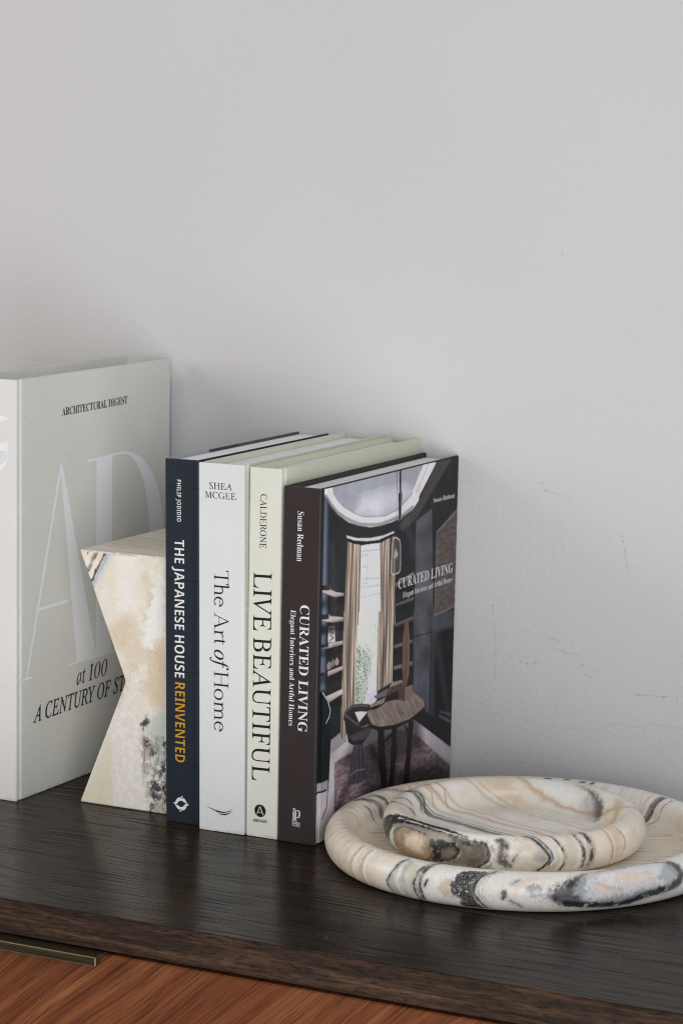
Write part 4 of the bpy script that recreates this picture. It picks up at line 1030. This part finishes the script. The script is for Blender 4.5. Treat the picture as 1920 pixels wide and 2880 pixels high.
    P.vein([(a - 1.8, b) for a, b in u['v1']], 1.6, WHT, .8, .7, .6); P.vein(u['v1'], 2.0, lin(50, 48, 46), .92, .5, 1.0, .1); P.vein([(a + 1.6, b) for a, b in u['v1']], 2.0, lin(222, 212, 198), .8, .7, .8); P.vein(u['v2'], 2.6, lin(52, 52, 54), .92, .7, 1.2, .2)
    P.patch([(-29, 80), (-21, 80), (-21, -30), (-29, -30)], lin(232, 226, 214), .7, 2, 1, .04)
    for k in ('o1', 'o2'):
        P.vein([(a + .9, b) for a, b in u[k]], 1.8, WHT, .6, .7, .4); P.vein(u[k], 1.3, ORN, .85, .7, .5); P.vein([(a - .8, b) for a, b in u[k]], .5, lin(150, 118, 96), .7, .4, .4)
    for q in (-7, -4, -1, 3, 6, 10): P.vein([(q, 100), (q + .8, 50), (q + 1.2, 10), (q, -30)], .6, lin(206, 186, 160), .35, .5, .4)
    return np.clip(col, 0.01, .95)

def paint_lower(V, phi, psi):
    col = base_cloud(V, 9.0)
    d = np.stack([V[:, 0] * .85 + V[:, 1] * .5, -V[:, 0] * .5 + V[:, 1] * .85, V[:, 2]], 1)
    fl_ = fbm(np.stack([d[:, 0] / 60, d[:, 1] / 3.4, d[:, 2] / 30], 1) + .25 * fbm(V / 30, 3)[:, None], 4)
    floorc = ramp(fl_, [(-.6, lin(176, 150, 122)), (-.3, lin(206, 182, 152)), (0, CREAM), (.3, lin(222, 216, 200)), (.6, lin(206, 206, 196))])
    U = phi * .1464 * 1000 * math.pi / 180; wv = fbm(V / 26 + 4, 3)
    st = fbm(np.stack([U / 3.2 + 2.0 * wv, psi / 90, V[:, 2] * 0], 1), 4)
    rimc = ramp(st, [(-.65, lin(196, 166, 134)), (-.35, lin(216, 196, 168)), (0, CREAM), (.35, PALE), (.65, WHT)])
    lw = .55 * sstep(-108, -125, phi) + .55 * sstep(120, 150, phi) + .25 * sstep(-10, 10, phi) * sstep(140, 120, phi) + .1
    col += (rimc - col) * np.clip(lw, 0, .75)[:, None]
    fw = sstep(192, 208, psi); col += (floorc - col) * (fw * .85)[:, None]
    P = RimPaint(V, phi, psi, col, .1464, .014, 11.0); L = LR
    cool = sstep(-112, -100, phi) * sstep(0, -15, phi) * (psi < 190)
    col += (np.array(lin(228, 226, 222)) * np.exp(.08 * P.c)[:, None] - col) * (cool * .55)[:, None]
    for k in ('or1', 'or2'):
        P.vein([(a + 1.2, b) for a, b in L[k]], 2.6, WHT, .75, 1.0, .8); P.vein(L[k], 1.7, lin(204, 164, 136), .85, .8, .8); P.vein([(a - .7, b) for a, b in L[k]], .6, lin(176, 130, 104), .6, .4, .6)
    for q in (-119.5, -114.5, -113.2, -111.8): P.vein([(q + .8, 90), (q, 40), (q - .4, 0), (q + .4, -60)], .7, lin(214, 180, 154), .55, .6, .6)
    for i, q in enumerate((-172, -168, -165, -161, -158, -154, -151, -147, -143, -139, -134, -129)):
        P.vein([(q + 3.5, 150), (q + 2, 100), (q, 50), (q - 1, 0), (q, -50)], .5 + .25 * (i % 3), lin(208, 180, 150), .42, .5, .5)
    P.vein(L['lo'], 1.4, lin(176, 140, 108), .7, .8, .6)
    P.patch([(-104.8, 40), (-102.5, 80), (-100.2, 70), (-101.2, 20), (-100, -50), (-104, -70), (-106.6, -10)], lin(176, 172, 164), .75, 1.2, 1.4, .25)
    P.vein([(-102.6, 60), (-103, 20), (-103.6, -5), (-102.4, -40)], 2.6, WHT, .75, 1.2, 1.2)
    P.vein(L['g2'], 1.6, GRY, .6, 1.0, .9); P.patch([(-100.6, 70), (-98, 60), (-98.4, -40), (-100, -50), (-100.8, 0)], GREEN, .8, 1.0, .8, .05); P.vein(L['g1'], .9, BLK, .95, .4, .6)
    P.vein([(a + .8, b) for a, b in L['k1']], 1.6, WHT, .8, .6, .6); P.vein(L['k1'], 1.3, BLK, .95, .45, .7); P.vein(L['k2'], 1.7, BLK, .95, .5, .7, .05); P.vein([(a - 1.0, b) for a, b in L['k2']], .5, BLK, .8, .35, .6, .1)
    P.patch([(-95, 40), (-88, 60), (-87, -40), (-95, -60)], WHT, .6, 2, 1.5, .06); P.vein(L['sp'], 1.3, BLK, .95, .4, .6); P.patch(L['tan'], lin(204, 182, 156), .8, 2.0, 1.5, .12)
    P.patch(L['big'], lin(34, 35, 39), 1, .9, 1.8, .35, -.02)
    P.patch([(-82, 10), (-80.4, 40), (-78.6, 70), (-76.6, 80), (-79, 46), (-80.6, 0), (-79.4, -30), (-77.4, -58), (-80, -58), (-82, -25)], BLK, .95, .7, .6, .3)
    P.patch([(-79, 30), (-76, 60), (-66, 50), (-60, 40), (-64, -30), (-76, -55), (-80, -10)], lin(232, 228, 220), .85, 1.6, 1.2, .05)
    P.vein(L['arc'], 1.3, BLK, .9, .4, .5); P.vein([(a + 1.3, b) for a, b in L['arc']], .7, GRY, .8, .5, .5); P.vein([(a + 2.2, b) for a, b in L['arc']], .5, lin(120, 118, 120), .6, .4, .5)
    P.vein(L['pink3'], 3.0, PNK, .85, 1.4, 1.2)
    # big smoky pocket on the front right
    P.patch([(-56, 30), (-52, 56), (-44, 76), (-36, 92), (-28, 96), (-22, 74), (-18.6, 40), (-20, 4), (-26, -10), (-34, -20), (-42, -36), (-52, -30), (-57, 0)], lin(214, 217, 219), .95, 3.0, 2.4, .08)
    P.patch([(-50, 40), (-44, 66), (-36, 80), (-28, 70), (-24, 50), (-27, 20), (-36, 8), (-45, 12)], lin(234, 228, 224), .85, 4.0, 4.0, .05)
    P.patch([(-50, 50), (-42, 40), (-34, 62), (-26, 40), (-30, 8), (-42, -8), (-50, 10)], lin(172, 180, 188), .55, 3.0, 4.5, .1, .35)
    for k in ('pink1', 'pink2'): P.patch(L[k], PNK, .75, 4.0, 4.0, .08)
    P.vein([(-47, 34), (-44, 20), (-40, 10)], 2.0, lin(196, 164, 134), .6, 1.4, 1.2, .1)
    P.patch([(-63, 6), (-58, 34), (-53, 62), (-49, 50), (-51, 10), (-50, -22), (-58, -28)], lin(112, 114, 120), .7, 3.5, 4.0, .3); P.patch(L['pkd'], lin(48, 51, 58), .97, 2.6, 3.6, .35); P.patch([(-47, -15), (-40, -5), (-33, 0), (-30, -10), (-38, -28), (-46, -26)], BLU, .6, 2.5, 2.0, .3)
    P.vein(L['pkl'], 4.4, lin(34, 37, 44), .97, 1.4, 1.2, -.1); P.vein(L['pkl'][7:], 2.4, BLU, .5, 2.0, 1.0); P.vein(L['pkt'][:5], 2.0, lin(70, 66, 68), .75, 1.2, 1.2, .25); P.vein(L['pkt'][3:], 1.0, BLK, .8, .6, .7, .15)
    P.patch([(-24, 66), (-21, 60), (-20.4, 24), (-24, 10), (-28, 30)], lin(150, 160, 164), .7, 2.5, 1.5, .15)
    P.patch(L['lobe'], lin(84, 80, 84), .8, 3.0, 3.2, .45); P.patch([(-65, 14), (-63.5, 24), (-62.6, 12), (-64, 4)], lin(206, 212, 222), .8, 1.6, 1.0, .1)
    P.vein(L['b1'], 2.4, BLK, .9, .6, .8); P.vein(L['b2'], 1.1, BLK, .85, .5, 1.0, .2); P.vein(L['b3'], 1.2, lin(70, 70, 76), .85, .6, 1.0, .1)
    P.patch([(-104, 90), (-70, 100), (-60, 60), (-62, -50), (-104, -60)], lin(182, 178, 172), .22, 2.0, 3.0, .2, .5)
    P.vein([(-66, -38), (-60, -46), (-52, -52), (-44, -56)], 1.6, PNK, .7, 1.0, 1.0)
    # back of the rim
    P.vein(L['rk1'], 3.6, lin(96, 90, 78), .9, .8, .8); P.vein([(a - .9, b) for a, b in L['rk1']], 1.0, BLK, .9, .4, .6); P.vein([(a + 1.2, b) for a, b in L['rk1']], .8, BLK, .7, .5, .6)
    P.vein([(a + 2.6, b) for a, b in L['rk1']], 2.4, WHT, .6, 1, .8); P.vein([(a - 2.2, b) for a, b in L['rk1']], 2.6, lin(222, 222, 220), .8, 1, .8)
    P.vein(L['rk2'], 1.2, lin(96, 98, 104), .85, .6, .7); P.vein([(a - 1.6, b) for a, b in L['rk2']], 1.6, lin(216, 216, 214), .7, .8, .6); P.vein([(a + 4.6, b) for a, b in L['rk1']], .8, GRY, .6, .6, .6)
    for k in ('bk1', 'bk2'):
        P.vein([(a + 1.2, b) for a, b in L[k]], 2.4, lin(206, 204, 198), .8, 1, .8); P.vein(L[k], 2.6, lin(54, 52, 52), .9, .8, .9, .1)
    P.vein([(a - 1.6, b) for a, b in L['bk1']], 1.0, lin(96, 90, 84), .8, .5, .6); P.vein(L['bk3'], 1.2, BLK, .85, .6, .6); P.vein(L['bk4'], 2.4, lin(90, 88, 86), .75, 1.2, 1.0, .15)
    P.vein([(178, 80), (174, 120), (172, 160), (172, 200)], 3.4, lin(204, 206, 204), .6, 1.6, 1)
    for k in ('bs', 'bs2', 'bs3', 'bs4'): P.vein(L[k], 1.8, BLK, .9, .6, .8)
    return np.clip(col, 0.01, .95)

dish('stone_dish', 'wide cream stone dish with grey and black veins, under the smaller dish', 0.29598, 0.05546, 0.0002, 0.1464, 0.0131, 0.0148, 0.0105, 0.008, 1500, paint_lower, 0.0012)
dish('stone_dish', 'small thick-rimmed veined stone dish resting inside the wide one', 0.2849, 0.0567, 0.0110, 0.0925, 0.0115, 0.0149, 0.0100, 0.010, 1250, paint_upper, 0.0008)

# ------------------------------------------------------------------ onyx bookend
def bookend():
    x0 = -0.10316; y0 = 0.02727; H = 0.2179; xr = -0.0112; dep = 0.150
    nz = 260; zs = np.concatenate([[0, .0004, .0010], np.linspace(.0016, H - .0016, nz), [H - .0010, H - .0004, H]])
    ins = np.concatenate([[.0010, .0004, .0001], np.zeros(nz), [.0001, .0004, .0010]])
    wz = 0.1094; wd = 0.0455
    def left(z):
        t = np.where(z < wz, z / wz, (H - z) / (H - wz)); v = wd * t
        return np.where(v > wd - .0006, wd - .0006 - (v - wd + .0006) * 0, v)          # slightly eased waist
    rows = []
    nf = 170; nsd = 60
    for z, e in zip(zs, ins):
        xl = x0 + float(left(np.array(z))) + e; x2 = xr - e; ya = y0 + e; yb = y0 + dep - e; c = .0009
        fx = np.linspace(xl + c, x2 - c, nf)
        ring = [(x, ya) for x in fx] + [(x2 - c * .3, ya + c * .3)] + [(x2, y) for y in np.linspace(ya + c, yb - c, nsd)] + [(x2 - c * .3, yb - c * .3)] + \
               [(x, yb) for x in fx[::-3]] + [(xl + c * .3, yb - c * .3)] + [(xl, y) for y in np.linspace(yb - c, ya + c, nsd)] + [(xl + c * .3, ya + c * .3)]
        rows.append([(x, y, z) for x, y in ring])
    n = len(rows[0]); V = [p for r in rows for p in r]
    a = np.arange(len(rows) * n).reshape(len(rows), n); b = np.roll(a, -1, 1)
    F = np.stack([a[:-1], b[:-1], b[1:], a[1:]], -1).reshape(-1, 4)
    # caps as rings shrinking to a middle line
    V = np.array(V); caps = []
    for base, sgn in ((a[-1], 1), (a[0], -1)):
        P = V[base]; prev = base; ctr = np.array([(P[:, 0].min() + P[:, 0].max()) / 2, (P[:, 1].min() + P[:, 1].max()) / 2, P[0, 2]])
        for t in np.linspace(0, 1, 46)[1:]:
            Q = P + (ctr - P) * t * np.array([.999, .999, 0]); ids = np.arange(len(V), len(V) + n); V = np.vstack([V, Q])
            p2 = np.roll(prev, -1); i2 = np.roll(ids, -1)
            f = np.stack([prev, p2, i2, ids], -1) if sgn > 0 else np.stack([ids, i2, p2, prev], -1)
            caps.append(f); prev = ids
        caps.append(np.stack([prev[0:-3:2], prev[1:-2:2], prev[2:-1:2], prev[2:-1:2]], -1)[:0])
    F = np.vstack([F] + caps)
    mm = (V - np.array([x0, y0, 0])) * 1000
    n0 = fbm(mm / 30 + 20, 4); n1 = fbm(mm / 6 + 3, 4); n2 = fbm(mm / 1.6 + 9, 3)
    col = ramp(n0 + .25 * n1, [(-.6, lin(219, 208, 187)), (-.1, lin(233, 225, 210)), (.3, lin(238, 233, 222)), (.6, lin(239, 237, 231))])
    Q = mm[:, [0, 2]]; fr = sstep(40, 5, mm[:, 1] + 0 * Q[:, 0])
    def patch(k, c, al, soft, rough, mod=0.0, holes=None):
        p = BE[k] if isinstance(k, str) else k
        sd = poly_sd(Q, p) + rough * n1 + rough * .5 * n2; A = sstep(-soft, soft, sd) * al * fr
        if holes is not None: A = A * sstep(holes - .2, holes + .15, n1 + .6 * n2 + .3)
        cc = np.array(c) * np.exp(mod * (n1 + .5 * n2))[:, None]; col[:] += (cc - col) * A[:, None]
    def vein(k, w, c, al, soft=.4, rough=.8):
        p = BE[k] if isinstance(k, str) else k
        dd = seg_dist(Q, p) + rough * n1 * .8 + rough * .4 * n2; A = sstep(w / 2 + soft, w / 2 - soft, dd) * al * fr
        col[:] += (np.array(c) - col) * A[:, None]
    patch('ye', lin(222, 215, 188), .7, 4, 3, .06); patch('t1', lin(224, 209, 186), .7, 5, 4, .08); patch('grn', lin(186, 194, 184), .75, 4, 4, .1)
    patch([(20, 150), (50, 170), (62, 150), (66, 120), (50, 112), (44, 130)], lin(216, 196, 166), .6, 6, 5, .08); patch([(66, 140), (84, 146), (84, 92), (70, 92)], lin(212, 192, 162), .6, 5, 5, .08); patch('w1', lin(240, 238, 236), .92, 2.4, 6.5, .03); patch('w2', lin(241, 239, 238), .94, 2.4, 6.5, .03); patch('w2', lin(222, 208, 186), .5, 3, 4, .03, .25)
    patch('blue', lin(206, 212, 216), .75, 3, 2.5, .05); vein('br', 2.8, lin(150, 130, 114), .8, 1.0, 1.4); vein([(x + 1.6, z) for x, z in BE['br']], .7, lin(110, 96, 84), .7, .4, 1.2)
    vein('bl2', 1.7, lin(30, 34, 40), .97, .4, 1.4); vein([(x + 2.4, z - .5) for x, z in BE['bl2']], 3.0, lin(150, 166, 180), .55, 1.4, 1.4); vein('bl1', 1.4, lin(30, 34, 40), .95, .4, .9)
    for k in BE['d']: patch(k, lin(40, 39, 43), .95, 1.8, 3.4, .3, -.12)
    patch([(60, 64), (86, 66), (86, 2), (69, -2), (62, 40)], lin(84, 84, 89), .5, 2.4, 3, .35, .22)
    patch('d' if False else [(72, 34), (86, 48), (86, 8), (74, 8)], lin(62, 60, 66), .5, 3, 5, .4, .3)
    vein('dl', 1.0, lin(96, 84, 78), .7, .6, 2.4); vein([(61, 58), (66, 55), (64, 51)], .8, lin(180, 130, 90), .6, .6, 1.5)
    # layered veins over the top face and the sides
    up = sstep(H * 1000 - 2.5, H * 1000 - .8, mm[:, 2])
    sv = mm[:, 1] * 1.0 + mm[:, 0] * .12 + 7 * fbm(mm / 34 + 1, 3) + 1.2 * n1
    tb = ramp(np.mod(sv, 74), [(0, lin(222, 206, 176)), (3, lin(196, 188, 178)), (4.2, lin(92, 98, 108)), (5.4, lin(232, 226, 216)), (9, lin(228, 220, 206)), (10, lin(112, 118, 126)), (11, lin(226, 218, 202)), (22, lin(234, 228, 216)), (28, lin(222, 204, 174)), (36, lin(226, 210, 184)), (41, lin(214, 200, 178)), (42.4, lin(108, 110, 116)), (44, lin(218, 206, 184)), (54, lin(224, 206, 176)), (60, lin(214, 198, 172)), (61, lin(118, 112, 110)), (62.5, lin(222, 208, 184)), (74, lin(222, 206, 176))])
    tb = tb + (np.array(lin(232, 224, 208)) - tb) * .38
    col[:] += (tb - col) * (up * .9)[:, None]
    col *= np.exp(.07 * n2 + .06 * fbm(mm / .9, 2))[:, None]
    col += (np.array(lin(240, 238, 234)) - col) * (sstep(.42, .6, n2) * .7)[:, None]
    o = mesh_obj('bookend', V, F, m_vcol('polished_onyx', 0.3, 0.45, 0.15, 0.04, 900), None, np.clip(col, .01, .95), False)
    o.location = (x0 * 0, 0, 0.0002); o['label'] = 'cream onyx bookend with a notched waist beside the navy book'; o['category'] = 'bookend'
    return o
bookend()
